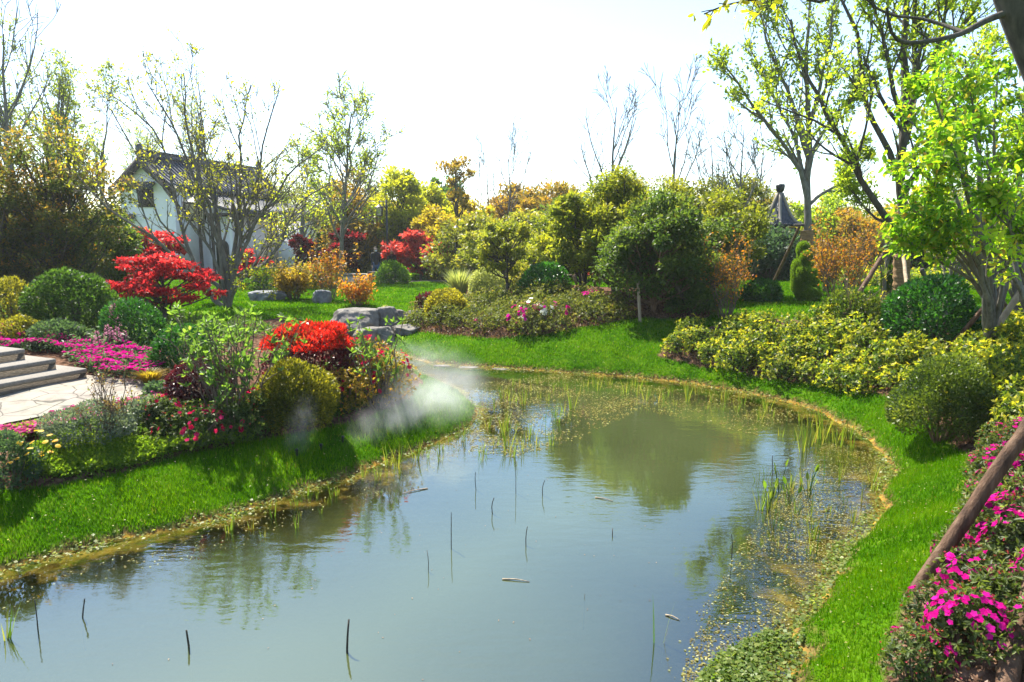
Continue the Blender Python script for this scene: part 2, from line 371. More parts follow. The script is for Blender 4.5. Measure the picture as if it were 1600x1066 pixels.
# ------------------------------------------------------------------ ground, water, path
def ground():
    m, n, l, b = nt('ground_mat')
    def attr(nm):
        a = n.new('ShaderNodeAttribute'); a.attribute_name = nm; return a.outputs['Fac']
    tc = n.new('ShaderNodeTexCoord')
    def nz(s, d=5):
        x = n.new('ShaderNodeTexNoise'); x.inputs['Scale'].default_value = s; x.inputs['Detail'].default_value = d
        l.new(tc.outputs['Object'], x.inputs[0]); return x.outputs['Fac']
    def math_(op, a, bb, c=None):
        x = n.new('ShaderNodeMath'); x.operation = op
        for i, v in enumerate((a, bb, c)):
            if v is None: continue
            if isinstance(v, (int, float)): x.inputs[i].default_value = v
            else: l.new(v, x.inputs[i])
        return x.outputs[0]
    def mixc(f, a, bb):
        x = n.new('ShaderNodeMixRGB'); l.new(f, x.inputs[0]); l.new(a, x.inputs[1]); l.new(bb, x.inputs[2]); return x.outputs[0]
    gr = ramp(n, [(.3, (.024, .075, .003)), (.5, (.045, .115, .004)), (.72, (.085, .155, .008))]); l.new(nz(3.0, 8), gr.inputs[0])
    so_ = ramp(n, [(.3, (.035, .02, .014)), (.5, (.09, .052, .034)), (.7, (.22, .13, .085))]); l.new(nz(14, 8), so_.inputs[0])
    bed = ramp(n, [(.28, (.1, .065, .01)), (.45, (.3, .17, .018)), (.58, (.46, .28, .04)), (.72, (.3, .32, .045))]); l.new(nz(2.2, 7), bed.inputs[0])
    deep = ramp(n, [(.3, (.075, .085, .07)), (.7, (.13, .135, .1))]); l.new(nz(1.5, 4), deep.inputs[0])
    sf = math_('MULTIPLY_ADD', nz(7, 6), .22, math_('SUBTRACT', attr('soil'), .11))
    mr = n.new('ShaderNodeMapRange'); mr.inputs[1].default_value = -.03; mr.inputs[2].default_value = .03; l.new(sf, mr.inputs[0])
    top = mixc(mr.outputs[0], so_.outputs[0], gr.outputs[0])
    pf = math_('MULTIPLY_ADD', nz(3, 5), .8, math_('SUBTRACT', attr('pond'), .4))
    dr = n.new('ShaderNodeMapRange'); dr.inputs[1].default_value = -1.9; dr.inputs[2].default_value = -.5; l.new(pf, dr.inputs[0])
    bot = mixc(dr.outputs[0], deep.outputs[0], bed.outputs[0])
    wr = n.new('ShaderNodeMapRange'); wr.inputs[1].default_value = -.06; wr.inputs[2].default_value = .03; l.new(math_('MULTIPLY_ADD', nz(9, 5), .22, math_('SUBTRACT', attr('pond'), .11)), wr.inputs[0])
    er = n.new('ShaderNodeMapRange'); er.inputs[1].default_value = .02; er.inputs[2].default_value = .12; l.new(math_('MULTIPLY_ADD', nz(9, 5), .3, math_('SUBTRACT', attr('pond'), .15)), er.inputs[0])
    mud = ramp(n, [(.35, (.04, .028, .014)), (.55, (.13, .085, .035)), (.7, (.16, .14, .04))]); l.new(nz(20, 6), mud.inputs[0])
    l.new(mixc(wr.outputs[0], bot, mixc(er.outputs[0], mud.outputs[0], top)), b.inputs['Base Color'])
    b.inputs['Roughness'].default_value = .95; b.inputs['Specular IOR Level'].default_value = .0
    bp = n.new('ShaderNodeBump'); bp.inputs['Strength'].default_value = .7; bp.inputs['Distance'].default_value = .03
    l.new(nz(25, 6), bp.inputs['Height']); l.new(bp.outputs[0], b.inputs['Normal'])
    ny, nx = XX.shape; idx = np.arange(nx * ny).reshape(ny, nx)
    q = np.stack([idx[:-1, :-1], idx[:-1, 1:], idx[1:, 1:], idx[1:, :-1]], -1).reshape(-1, 4)
    V = np.stack([XX.ravel(), YY.ravel(), HZ.ravel()], 1)
    soil = np.minimum.reduce([sdist(GP, bb) for bb in BEDS])
    ps = PS
    me = mesh('ground', V, [q], [m], {'soil': ('POINT', soil), 'pond': ('POINT', ps)}, True)
    tag(link('ground', me), kind='structure')
    # water sheet over the pond only
    wz = HZ < .03
    keep = (wz[:-1, :-1] | wz[:-1, 1:] | wz[1:, 1:] | wz[1:, :-1]) & (PS.reshape(XX.shape)[:-1, :-1] < .3)
    qk = q[keep.ravel()]
    used, inv = np.unique(qk, return_inverse=True)
    Vw = V[used].copy(); dep = np.clip(-Vw[:, 2], 0, 1); Vw[:, 2] = 0
    m, n, l, b = nt('water_mat'); n.remove(b)
    a = n.new('ShaderNodeAttribute'); a.attribute_name = 'depth'
    tc = n.new('ShaderNodeTexCoord'); mp = n.new('ShaderNodeMapping'); mp.inputs['Scale'].default_value = (1.0, 2.4, 1)
    l.new(tc.outputs['Object'], mp.inputs[0])
    z1 = n.new('ShaderNodeTexNoise'); z1.inputs['Scale'].default_value = 3.2; z1.inputs['Detail'].default_value = 4; z1.inputs['Roughness'].default_value = .55
    z2 = n.new('ShaderNodeTexNoise'); z2.inputs['Scale'].default_value = .45; z2.inputs['Detail'].default_value = 2
    l.new(mp.outputs[0], z1.inputs[0]); l.new(tc.outputs['Object'], z2.inputs[0])
    rr = n.new('ShaderNodeMapRange'); rr.inputs[1].default_value = .4; rr.inputs[2].default_value = .62; rr.inputs[3].default_value = .01; rr.inputs[4].default_value = .075
    l.new(z2.outputs['Fac'], rr.inputs[0])
    bp = n.new('ShaderNodeBump'); bp.inputs['Distance'].default_value = .08; l.new(rr.outputs[0], bp.inputs['Strength']); l.new(z1.outputs['Fac'], bp.inputs['Height'])
    gl = n.new('ShaderNodeBsdfGlossy'); gl.inputs['Roughness'].default_value = .01; gl.inputs[0].default_value = (.84, .98, .98, 1); l.new(bp.outputs[0], gl.inputs['Normal'])
    tr = n.new('ShaderNodeBsdfTransparent'); tr.inputs[0].default_value = (.9, .92, .8, 1)
    df = n.new('ShaderNodeBsdfDiffuse'); df.inputs[0].default_value = (.058, .072, .026, 1)
    mk = n.new('ShaderNodeMapRange'); mk.inputs[1].default_value = .13; mk.inputs[2].default_value = .48; mk.inputs[3].default_value = .03; mk.inputs[4].default_value = .93
    l.new(a.outputs['Fac'], mk.inputs[0])
    body = n.new('ShaderNodeMixShader'); l.new(mk.outputs[0], body.inputs[0]); l.new(tr.outputs[0], body.inputs[1]); l.new(df.outputs[0], body.inputs[2])
    al = n.new('ShaderNodeTexNoise'); al.inputs['Scale'].default_value = 2.6; al.inputs['Detail'].default_value = 9; al.inputs['Roughness'].default_value = .7; l.new(tc.outputs['Object'], al.inputs[0])
    ar = n.new('ShaderNodeMapRange'); ar.inputs[1].default_value = .0; ar.inputs[2].default_value = .24; ar.inputs[3].default_value = .13; ar.inputs[4].default_value = -.16; l.new(a.outputs['Fac'], ar.inputs[0])
    aa = n.new('ShaderNodeMath'); aa.operation = 'ADD'; l.new(al.outputs['Fac'], aa.inputs[0]); l.new(ar.outputs[0], aa.inputs[1])
    at_ = n.new('ShaderNodeMapRange'); at_.inputs[1].default_value = .5; at_.inputs[2].default_value = .74; at_.inputs[4].default_value = .72; l.new(aa.outputs[0], at_.inputs[0])
    ac = ramp(n, [(.3, (.07, .075, .012)), (.5, (.17, .115, .018)), (.7, (.25, .2, .045))]); an = n.new('ShaderNodeTexNoise'); an.inputs['Scale'].default_value = 6; an.inputs['Detail'].default_value = 6; l.new(tc.outputs['Object'], an.inputs[0]); l.new(an.outputs['Fac'], ac.inputs[0])
    ad = n.new('ShaderNodeBsdfDiffuse'); l.new(ac.outputs[0], ad.inputs[0])
    fr = n.new('ShaderNodeFresnel'); fr.inputs[0].default_value = 2.4; l.new(bp.outputs[0], fr.inputs['Normal'])
    mx = n.new('ShaderNodeMixShader'); l.new(fr.outputs[0], mx.inputs[0]); l.new(body.outputs[0], mx.inputs[1]); l.new(gl.outputs[0], mx.inputs[2])
    fx = n.new('ShaderNodeMixShader'); l.new(at_.outputs[0], fx.inputs[0]); l.new(mx.outputs[0], fx.inputs[1]); l.new(ad.outputs[0], fx.inputs[2])
    l.new(fx.outputs[0], n['Material Output'].inputs[0])
    me = mesh('pond_water', Vw, [inv.reshape(-1, 4)], [m], {'depth': ('POINT', dep)}, True)
    tag(link('pond_water', me), kind='structure')
ground()

def sheet(name, poly, off, mat, cuts=5, zfun=None):
    bm = bmesh.new()
    vs = [bm.verts.new((x, y, 0)) for x, y in poly]; f = bm.faces.new(vs)
    bmesh.ops.triangulate(bm, faces=[f])
    for _ in range(cuts):
        bmesh.ops.subdivide_edges(bm, edges=[e for e in bm.edges if e.calc_length() > .25], cuts=1)
        bmesh.ops.triangulate(bm, faces=bm.faces[:])
    for v in bm.verts: v.co.z = (zfun or H)(v.co.x, v.co.y) + off
    bmesh.ops.recalc_face_normals(bm, faces=bm.faces[:])
    me = bpy.data.meshes.new(name); bm.to_mesh(me); bm.free(); me.materials.append(mat)
    if me.polygons and me.polygons[0].normal.z < 0: me.flip_normals()
    return link(name, me)
def paving_mat():
    m, n, l, b = nt('paving')
    tc = n.new('ShaderNodeTexCoord')
    nz = n.new('ShaderNodeTexNoise'); nz.inputs['Scale'].default_value = 5; nz.inputs['Detail'].default_value = 10; nz.inputs['Roughness'].default_value = .75; l.new(tc.outputs['Object'], nz.inputs[0])
    wv = n.new('ShaderNodeTexNoise'); wv.inputs['Scale'].default_value = 2.5; l.new(tc.outputs['Object'], wv.inputs[0]); wm = n.new('ShaderNodeMixRGB'); wm.inputs[0].default_value = .12; l.new(tc.outputs['Object'], wm.inputs[1]); l.new(wv.outputs['Color'], wm.inputs[2])
    v1 = n.new('ShaderNodeTexVoronoi'); v1.feature = 'DISTANCE_TO_EDGE'; v1.inputs['Scale'].default_value = 3.0; l.new(wm.outputs[0], v1.inputs['Vector'])
    v2 = n.new('ShaderNodeTexVoronoi'); v2.inputs['Scale'].default_value = 2.2; l.new(tc.outputs['Object'], v2.inputs['Vector'])
    r = ramp(n, [(0, (.07, .06, .045)), (.012, (.1, .085, .065)), (.026, (.27, .24, .195))]); l.new(v1.outputs['Distance'], r.inputs[0])
    hs = n.new('ShaderNodeMixRGB'); hs.blend_type = 'MULTIPLY'; hs.inputs[0].default_value = .75; l.new(r.outputs[0], hs.inputs[1])
    r2 = ramp(n, [(.3, (.3, .27, .24)), (.5, (.85, .82, .78)), (.7, (1, 1, 1))]); l.new(nz.outputs['Fac'], r2.inputs[0]); l.new(r2.outputs[0], hs.inputs[2])
    h2 = n.new('ShaderNodeMixRGB'); h2.blend_type = 'MULTIPLY'; h2.inputs[0].default_value = .07; l.new(hs.outputs[0], h2.inputs[1]); l.new(v2.outputs['Color'], h2.inputs[2])
    l.new(h2.outputs[0], b.inputs['Base Color']); b.inputs['Roughness'].default_value = .85
    return m
M['paving'] = paving_mat()
TERR = px_poly([(-260, 735), (-60, 690), (10, 664), (70, 652), (150, 640), (215, 622), (243, 606), (236, 597), (175, 592), (130, 588), (0, 612), (-260, 640)], .62)
tag(sheet('terrace_path', TERR, .016, M['paving']), kind='structure')
FARP = np.array([[-9.8, 34.3], [-5.2, 34.2], [-1.5, 35.6], [-1.5, 37.4], [-5.2, 36.4], [-10.2, 36.8]])
tag(sheet('garden_path', FARP, .03, M['paving'], 4), kind='structure')

# ------------------------------------------------------------------ grass blades (countless)
def in_view(P, margin=60):
    x = P[:, 0] / np.maximum(P[:, 1], .1)
    return (np.abs(x) < (800 + margin) / FPX) & (P[:, 1] > 3.2)
def grass():
    g = np.random.default_rng(5); out = []
    for (y0, y1, dens) in ((3.2, 5, 9000), (5, 7, 6500), (7, 10, 3600), (10, 15, 1900), (15, 22, 700), (22, 36, 190)):
        xw = y1 * .82; n = int((y1 - y0) * 2 * xw * dens)
        P = np.stack([g.uniform(-xw, xw, n), g.uniform(y0, y1, n)], 1)
        P = P[in_view(P)]
        s = sdist(P, POND); P = P[s > .02 + np.abs(g.normal(0, .02, len(P)))]
        k = np.ones(len(P), bool)
        for b in BEDS: k &= sdist(P, b) > g.normal(0, .025, len(P))
        for b in (TERR, FARP): k &= ~inside(P, b)
        out.append(np.concatenate([P[k], np.full((k.sum(), 1), math.sqrt(9000 / dens))], 1))
    P = np.concatenate(out); N = len(P); w = P[:, 2]
    z = H(P[:, 0], P[:, 1]); base = np.stack([P[:, 0], P[:, 1], z], 1)
    patch = .5 + .25 * np.sin(P[:, 0] * 3.7 + 2 * np.sin(P[:, 1] * 2.3)) + .25 * np.sin(P[:, 1] * 4.9 + P[:, 0] * 1.3)
    a = g.uniform(0, 2 * pi, N); lean = g.uniform(.1, .75, N)
    hgt_ = g.uniform(.024, .05, N) * (.8 + .4 * patch) * np.clip(w, 1, 1.5)
    d = np.stack([np.cos(a) * lean, np.sin(a) * lean, np.ones(N)], 1)
    s = np.stack([-np.sin(a), np.cos(a), np.zeros(N)], 1)
    wd = (.0024 + .0009 * g.random(N)) * w
    tip = base + unit(d) * hgt_[:, None]
    V = np.stack([base - s * wd[:, None], base + s * wd[:, None], tip], 1).reshape(-1, 3)
    t = np.clip(.2 + .3 * patch + g.normal(0, .12, N), 0, .74); dry = g.random(N) < .012 + .05 * np.clip(np.sin(P[:, 0] * 2.3 + 1.3 * np.sin(P[:, 1] * 1.9)) - .75, 0, 1) * 4; t = np.where(dry, g.uniform(.8, 1, N), t)
    me = mesh('lawn_grass', V, [np.arange(N * 3).reshape(N, 3)], [M['grass']], {'tint': ('FACE', t)})
    tag(link('lawn_grass', me), 'short mown green grass over the lawns round the pond', 'grass', kind='stuff')
    print('grass blades', N)
grass()

# ------------------------------------------------------------------ plant generators
def lump(d, g, k=7, f=(2, 6)):
    """smooth pseudo noise on directions, about -1..1"""
    v = np.zeros(len(d))
    for _ in range(k):
        w = unit(g.normal(size=3)) * g.uniform(*f); v += np.sin(d @ w + g.uniform(0, 6.28))
    return v / math.sqrt(k) * .9
def ball_leaves(name, rx, ry, rz, n, ln, mat, seed, rough=.08, shell=.35, wd=.5, flat=.35, tipw=.35, up=.5, bottom=-.6, freq=(3, 8), tint0=.3, gaps=0.0):
    g = np.random.default_rng(seed)
    d = unit(g.normal(size=(int(n * 1.5), 3))); d = d[d[:, 2] > bottom][:n]; N = len(d)
    L = lump(d, g, 9, freq)
    if gaps:
        k = g.random(N) < np.clip(1 - gaps * np.clip(-L, 0, 1) * 1.6, .08, 1); d = d[k]; L = L[k]; N = len(d)
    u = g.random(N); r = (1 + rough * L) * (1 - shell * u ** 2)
    p = d * r[:, None] * np.array([rx, ry, rz]); p[:, 2] += rz * -bottom
    out = unit(d / np.array([rx, ry, rz]))
    ax = unit(out * .8 + g.normal(size=(N, 3)) * .75 + np.array([0, 0, up]))
    nr = unit(out * flat + g.normal(size=(N, 3)) * .55 + np.array([0, 0, .5]))
    l = ln * g.uniform(.65, 1.25, N)
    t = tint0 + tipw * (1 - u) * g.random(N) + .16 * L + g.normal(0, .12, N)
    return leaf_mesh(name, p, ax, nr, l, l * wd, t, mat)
def stems_mesh(name, n, r, h, rad, mat, seed, spread=.6, K=5, wob=.06):
    g = np.random.default_rng(seed); a = g.uniform(0, 2 * pi, n); t = np.linspace(0, 1, 5)
    ex = r * np.sqrt(g.random(n)) * spread; hh = h * g.uniform(.7, 1, n)
    P = np.zeros((n, 5, 3))
    P[..., 0] = (np.cos(a) * ex)[:, None] * t ** .8 + (np.cos(a) * .03)[:, None]; P[..., 1] = (np.sin(a) * ex)[:, None] * t ** .8 + (np.sin(a) * .03)[:, None]
    P[..., 2] = hh[:, None] * t - .05
    P[:, 1:, :2] += g.normal(0, wob * h * .3, (n, 4, 2))
    Rr = rad * g.uniform(.6, 1.2, n)[:, None] * (1 - .7 * t)
    V, q = tubes_geo(P, np.broadcast_to(Rr, (n, 5)), K)
    return mesh(name, V, [q], [mat], None, True), P
def ball_shrub(name, label, cat, px, pyb, wpx, hpx, mat, ln_px=5.5, dens=1.0, group=None, seed=1, depth=1.0, stem='bark', bottom=-.6, n=None, p=None, lift=0.0, **k):
    p = gp(px, pyb) if p is None else p; s = mpp(p); rx = wpx * s / 2; rz = hpx * s / (1 - bottom); ln = ln_px * s
    n = n or int(min(26000, dens * 9.0 * (rx * rx * 2 + rx * rz * 2) / (ln * ln * .5)))
    t = thing(name, p, label, cat, group)
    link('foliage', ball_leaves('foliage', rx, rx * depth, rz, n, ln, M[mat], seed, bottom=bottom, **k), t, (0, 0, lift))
    me, _ = stems_mesh('stem', 9, rx, rz * 1.1 + lift, rx * .05, M[stem], seed + 50, .7)
    link('stem', me, t)
    return t

def grow(P, Rr, k, g, lf=(.3, .6), tr=(.3, 1), a=.8, b=.8, up=.2, n=5, wig=.12, rf=.55, upb=.0, mono=False):
    """children paths from parent paths P[M,m,3]"""
    Mm, m, _ = P.shape
    L = np.linalg.norm(np.diff(P, axis=1), axis=2).sum(1)
    par = np.repeat(np.arange(Mm), k); C = len(par)
    tt = (g.uniform(tr[0], tr[1], C) if not mono else np.tile(np.linspace(tr[0], tr[1], k), Mm) + g.normal(0, .03, C)).clip(0, .999)
    f = tt * (m - 1); i = f.astype(int); w = (f - i)[:, None]
    st = P[par, i] * (1 - w) + P[par, i + 1] * w
    tan = unit(P[par, i + 1] - P[par, i])
    rnd = g.normal(size=(C, 3)); perp = unit(rnd - (rnd * tan).sum(1, keepdims=True) * tan)
    d = unit(tan * a + perp * b + np.array([0, 0, up]))
    ln = L[par] * g.uniform(*lf, C) * (1.15 - .6 * tt)
    out = np.zeros((C, n, 3)); out[:, 0] = st; step = (ln / (n - 1))[:, None]
    for j in range(1, n):
        out[:, j] = out[:, j - 1] + d * step
        d = unit(d + g.normal(size=(C, 3)) * wig + np.array([0, 0, upb]))
    r0 = (Rr[par, i] * (1 - w[:, 0]) + Rr[par, i + 1] * w[:, 0]) * rf
    R2 = r0[:, None] * np.linspace(1, .35, n)[None]
    return out, R2
def limb(pts, r0, r1, n=9, depth=None):
    """resample a polyline (world points) smoothly"""
    pts = np.asarray(pts, float); s = np.concatenate([[0], np.cumsum(np.linalg.norm(np.diff(pts, axis=0), axis=1))]); s /= s[-1]
    t = np.linspace(0, 1, n); out = np.stack([np.interp(t, s, pts[:, i]) for i in range(3)], 1)
    for _ in range(1): out[1:-1] = .25 * out[:-2] + .5 * out[1:-1] + .25 * out[2:]
    return out, r0 + (r1 - r0) * t ** .75
def along(P, per, g, tr=(.2, 1)):
    """points and tangents along paths, `per` each"""
    Mm, m, _ = P.shape; par = np.repeat(np.arange(Mm), per); C = len(par)
    f = g.uniform(tr[0], tr[1], C).clip(0, .999) * (m - 1); i = f.astype(int); w = (f - i)[:, None]
    return P[par, i] * (1 - w) + P[par, i + 1] * w, unit(P[par, i + 1] - P[par, i])
def tube_mesh(name, sets, mat, minr=.003):
    V = []; Q = []; o = 0
    for P, Rr, K in sets:
        v, q = tubes_geo(P, np.maximum(Rr, minr), K); V.append(v); Q.append(q + o); o += len(v)
    return mesh(name, np.concatenate(V), [np.concatenate(Q)], [mat], None, True)
def twig_leaves(name, P, per, g, ln, mat, wd=.5, spread=.03, tint=(.5, .18), droop=.3, up=.2, six=False, tr=(.2, 1), fan=1):
    pos, tan = along(P, per, g, tr)
    if fan > 1:
        pos = np.repeat(pos, fan, 0); tan = np.repeat(tan, fan, 0)
    N = len(pos); rnd = g.normal(size=(N, 3))
    ax = unit(tan * .35 + rnd * .8 + np.array([0, 0, up - droop]))
    nr = unit(g.normal(size=(N, 3)) * .6 + np.array([0, 0, 1]))
    pos = pos + g.normal(size=(N, 3)) * spread; l = ln * g.uniform(.6, 1.25, N)
    return leaf_mesh(name, pos, ax, nr, l, l * wd, g.normal(tint[0], tint[1], N), mat, six=six)

def clump_tree_meshes(h, cr, cb, ncl, per, ln, tr_, bark, leaf, seed, ns=1, shape=0.0, crf=.33, flat=.75, tips=.35, lean=.0, wd=.5, droop=.15, splay=.25):
    """crown of leaf clumps carried on limbs. h total height, cr crown radius, cb crown base height."""
    g = np.random.default_rng(seed); ch = h - cb
    d = unit(g.normal(size=(ncl, 3))); rr = g.random(ncl) ** .33
    c = d * rr[:, None]; c[:, 2] = c[:, 2] * .5 + .5
    taper = 1 - shape * np.clip(c[:, 2], 0, 1)
    C = np.stack([c[:, 0] * cr * .95 * taper, c[:, 1] * cr * .95 * taper, cb + c[:, 2] * ch * .95], 1)
    C[:, :2] *= (1 + .28 * lump(d, g, 6, (2, 5)))[:, None]; C[:, 2] += ch * .07 * lump(d, g, 5, (2, 5)) * (c[:, 2] > .4)
    cs = cr * crf * g.uniform(.5, 1.35, ncl)
    ci = np.repeat(np.arange(ncl), per); N = len(ci)
    q = g.normal(size=(N, 3)); q = unit(q) * (g.random(N) ** .4)[:, None] * np.array([1, 1, flat])
    p = C[ci] + q * cs[ci][:, None]
    ax = unit(q * .7 + g.normal(size=(N, 3)) * .7 + np.array([0, 0, .25 - droop]))
    nr = unit(g.normal(size=(N, 3)) * .6 + np.array([0, 0, 1]))
    l = ln * g.uniform(.6, 1.25, N)
    zt = (p[:, 2] - cb) / ch
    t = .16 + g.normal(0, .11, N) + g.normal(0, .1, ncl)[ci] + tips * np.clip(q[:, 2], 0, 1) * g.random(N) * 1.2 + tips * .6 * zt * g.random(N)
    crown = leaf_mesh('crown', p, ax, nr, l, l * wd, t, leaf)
    # trunks and limbs
    sets = []; tops = []
    for s in range(ns):
        a = s * 2 * pi / ns + g.uniform(0, 1); e = splay * cr if ns > 1 else .03
        n = 8; t_ = np.linspace(0, 1, n)
        T = np.stack([cos(a) * e * t_ ** .8 + lean * t_ + g.normal(0, .02 * h * .3, n) * t_, sin(a) * e * t_ ** .8 + g.normal(0, .02 * h * .3, n) * t_, -.1 + (h * .86 + .1) * t_], 1)
        r_ = tr_ * (1.15 - .95 * t_) * (.75 if ns > 1 else 1)
        sets.append((T[None], r_[None], 8)); tops.append((T, r_))
    LP = []; LR = []
    for k in range(ncl):
        T, r_ = tops[k % ns]; zz = max(cb * .5, C[k, 2] - g.uniform(.25, .5) * ch * .8)
        f = np.clip((zz + .1) / (h * .86 + .1), .05, .9) * 7; i = int(f)
        st = T[i] + (T[min(7, i + 1)] - T[i]) * (f - i); en = C[k]
        mid = st * .5 + en * .5 + np.array([0, 0, -.08 * ch]) + g.normal(0, .05 * cr, 3)
        u = np.linspace(0, 1, 5)[:, None]
        LP.append((1 - u) ** 2 * st + 2 * u * (1 - u) * mid + u ** 2 * en); LR.append(np.linspace(r_[i] * .55, .012, 5))
    LP = np.array(LP); LR = np.array(LR); sets.append((LP, LR, 5))
    TP, TR = grow(LP, LR, 3, g, (.25, .5), (.5, 1), .7, .8, .2, 4); sets.append((TP, TR, 4))
    trunk = tube_mesh('trunk', sets, bark)
    return trunk, crown
def put_tree(name, label, cat, p, meshes, group=None, rz=0, sc=1):
    t = thing(name, p, label, cat, group, rz)
    t.scale = (sc, sc, sc) if np.isscalar(sc) else sc
    tr = link('trunk', meshes[0], t); cr = link('crown', meshes[1], t) if meshes[1] is not None else None
    return t
def branch_tree_meshes(h, spread, seed, nl=5, bark=None, tr_=.09, leaf=None, ln=.06, per=3, k2=6, k3=5, fork=.3, up=.5, droop=.2, tint=(.5, .18), wd=.5, minr=.004, multi=1, wig=.12, six=False, wand=False):
    g = np.random.default_rng(seed)
    t_ = np.linspace(0, 1, 8); sets = []; Ls = []
    for s in range(multi):
        a = g.uniform(0, 6.28); e = .12 * h if multi > 1 else .02 * h
        T = np.stack([cos(a) * e * t_ + g.normal(0, .012 * h, 8) * t_, sin(a) * e * t_ + g.normal(0, .012 * h, 8) * t_, -.1 + (h * .9 + .1) * t_], 1)[None]
        r_ = (tr_ * (1.1 - .95 * t_))[None]
        sets.append((T, r_, 8))
        A, AR = grow(T, r_, nl, g, (.42, .62) if wand else (.3, .5), (fork, .97), .75, spread, up, 7, wig * .7, .6, .14 if wand else .08); sets.append((A, AR, 6))
        B, BR = grow(A, AR, k2, g, (.3, .6), (.25, .95) if wand else (.2, 1), .8, .6 if wand else .7, .3 if wand else .15, 6, wig, .6, .08 if wand else .04); sets.append((B, BR, 5))
        Cc, CR = grow(B, BR, k3, g, (.35, .65), (.2, 1), .8, .75, .1, 5, wig, .65, .02); sets.append((Cc, CR, 4)); Ls.append(np.concatenate([Cc]))
    trunk = tube_mesh('trunk', sets, bark or M['bark_grey'], minr)
    crown = twig_leaves('crown', np.concatenate(Ls), per, g, ln, leaf, wd, ln * .5, tint, droop, six=six) if leaf else None
    return trunk, crown

def spot(px, Y):
    q = at(px, 370, Y); return np.array([q[0], Y, float(H(q[0], Y))])
def size_at(p, top, wpx):
    s = mpp(p); return at(800, top, p[1])[2] - p[2], wpx * s / 2, s

# ------------------------------------------------------------------ trees beyond the garden
def clump_tree(label, px, top, wpx, Y, leaf, seed, ncl=26, per=260, lnpx=7, cb=.25, bark='bark', group=None, name='broadleaf_tree', pyb=None, tr=.07, **k):
    p = spot(px, Y) if pyb is None else gp(px, pyb)
    h, cr, s = size_at(p, top, wpx)
    m = clump_tree_meshes(h, cr, h * cb, ncl, per, lnpx * s, tr * h * .3, M[bark], M[leaf], seed, **k)
    return put_tree(name, label, 'tree', p, m, group)
def bare_tree(label, px, top, Y, seed, spread=.8, bark='bark_grey', group=None, name='bare_tree', leaf=None, tr=None, pyb=None, **k):
    p = spot(px, Y) if pyb is None else gp(px, pyb)
    h = at(800, top, p[1])[2] - p[2]
    m = branch_tree_meshes(h, spread, seed, bark=M[bark], tr_=tr or h * .013, leaf=M[leaf] if leaf else None, **k)
    return put_tree(name, label, 'tree', p, m, group)

GB = 'trees along the back of the garden'
# far bare trees
bare_tree('tall bare grey tree at the far left edge, above the orange-tipped tree', 22, 2, 26, 11, .7, group=GB, nl=9, k2=5, minr=.012, wand=True, k3=2)
bare_tree('slim bare tree beside the leafy brown one, left of the gap in the tree line', 764, 244, 48, 12, .7, group=GB, minr=.012, wand=True, k3=2)
bare_tree('forked bare tree rising over the middle of the far tree line', 793, 228, 46, 13, .7, group=GB, minr=.012, wand=True, k3=2, nl=9)
bare_tree('largest bare tree, spreading above the tall gold-tipped evergreen', 952, 138, 34, 14, .7, group=GB, nl=9, k2=5, minr=.012, wand=True, k3=2, tr=.12)
bare_tree('wide bare tree behind the dark glossy evergreen', 1050, 148, 33, 15, .7, group=GB, nl=9, k2=5, minr=.012, wand=True, k3=2, tr=.11)
bare_tree('thin bare tree between the wide bare tree and the pavilion', 1112, 196, 38, 16, .7, group=GB, minr=.012, wand=True, k3=2)
bare_tree('bare tree with a dark curved trunk left of the pavilion roof', 1152, 176, 30, 17, .7, group=GB, nl=9, k2=5, minr=.012, wand=True, k3=2, leaf='pale_spring', per=1, ln=.09)
bare_tree('bare tree leaning over the pavilion finial', 1188, 200, 34, 18, .7, group=GB, minr=.012, wand=True, k3=2)
bare_tree('feathery bare tree low between the two braced trees', 1335, 236, 36, 19, .7, group=GB, minr=.012, wand=True, k3=2, leaf='pale_spring', per=1, ln=.1)

# pale spring trees on the left
for (lb, px, top, Y, sd_, k3, sp) in (('pale spring tree with upright leafy shoots at the left edge', 40, 70, 30, 21, 5, .55), ('second pale leafy tree, right of the one at the left edge', 92, 92, 31, 22, 5, .5),
                              ('wispy young tree between the orange-tipped tree and the house gable', 148, 130, 33, 23, 4, .4),
                              ('pale leafy tree rising behind the house roof', 322, 140, 56, 24, 5, .7), ('pale leafy tree behind the left end of the house roof', 215, 175, 52, 25, 5, .7)):
    bare_tree(lb, px, top, Y, sd_, sp, group=GB, name='spring_tree', leaf='pale_spring', per=4, ln=.17, nl=9, k2=6, k3=k3, minr=.008, droop=.1, up=.8, multi=2)
bare_tree('tall light green tree with open airy crown right of the house', 528, 148, 34, 31, 1.0, group=GB, name='spring_tree', leaf='spring', per=5, ln=.15, nl=11, k2=7, k3=5, minr=.014, tr=.12, multi=2, fork=.25)
bare_tree('lower light green tree between the house and the airy tall tree', 466, 226, 37, 32, 1.0, group=GB, name='spring_tree', leaf='spring', per=5, ln=.16, nl=9, minr=.014, multi=2, fork=.2)
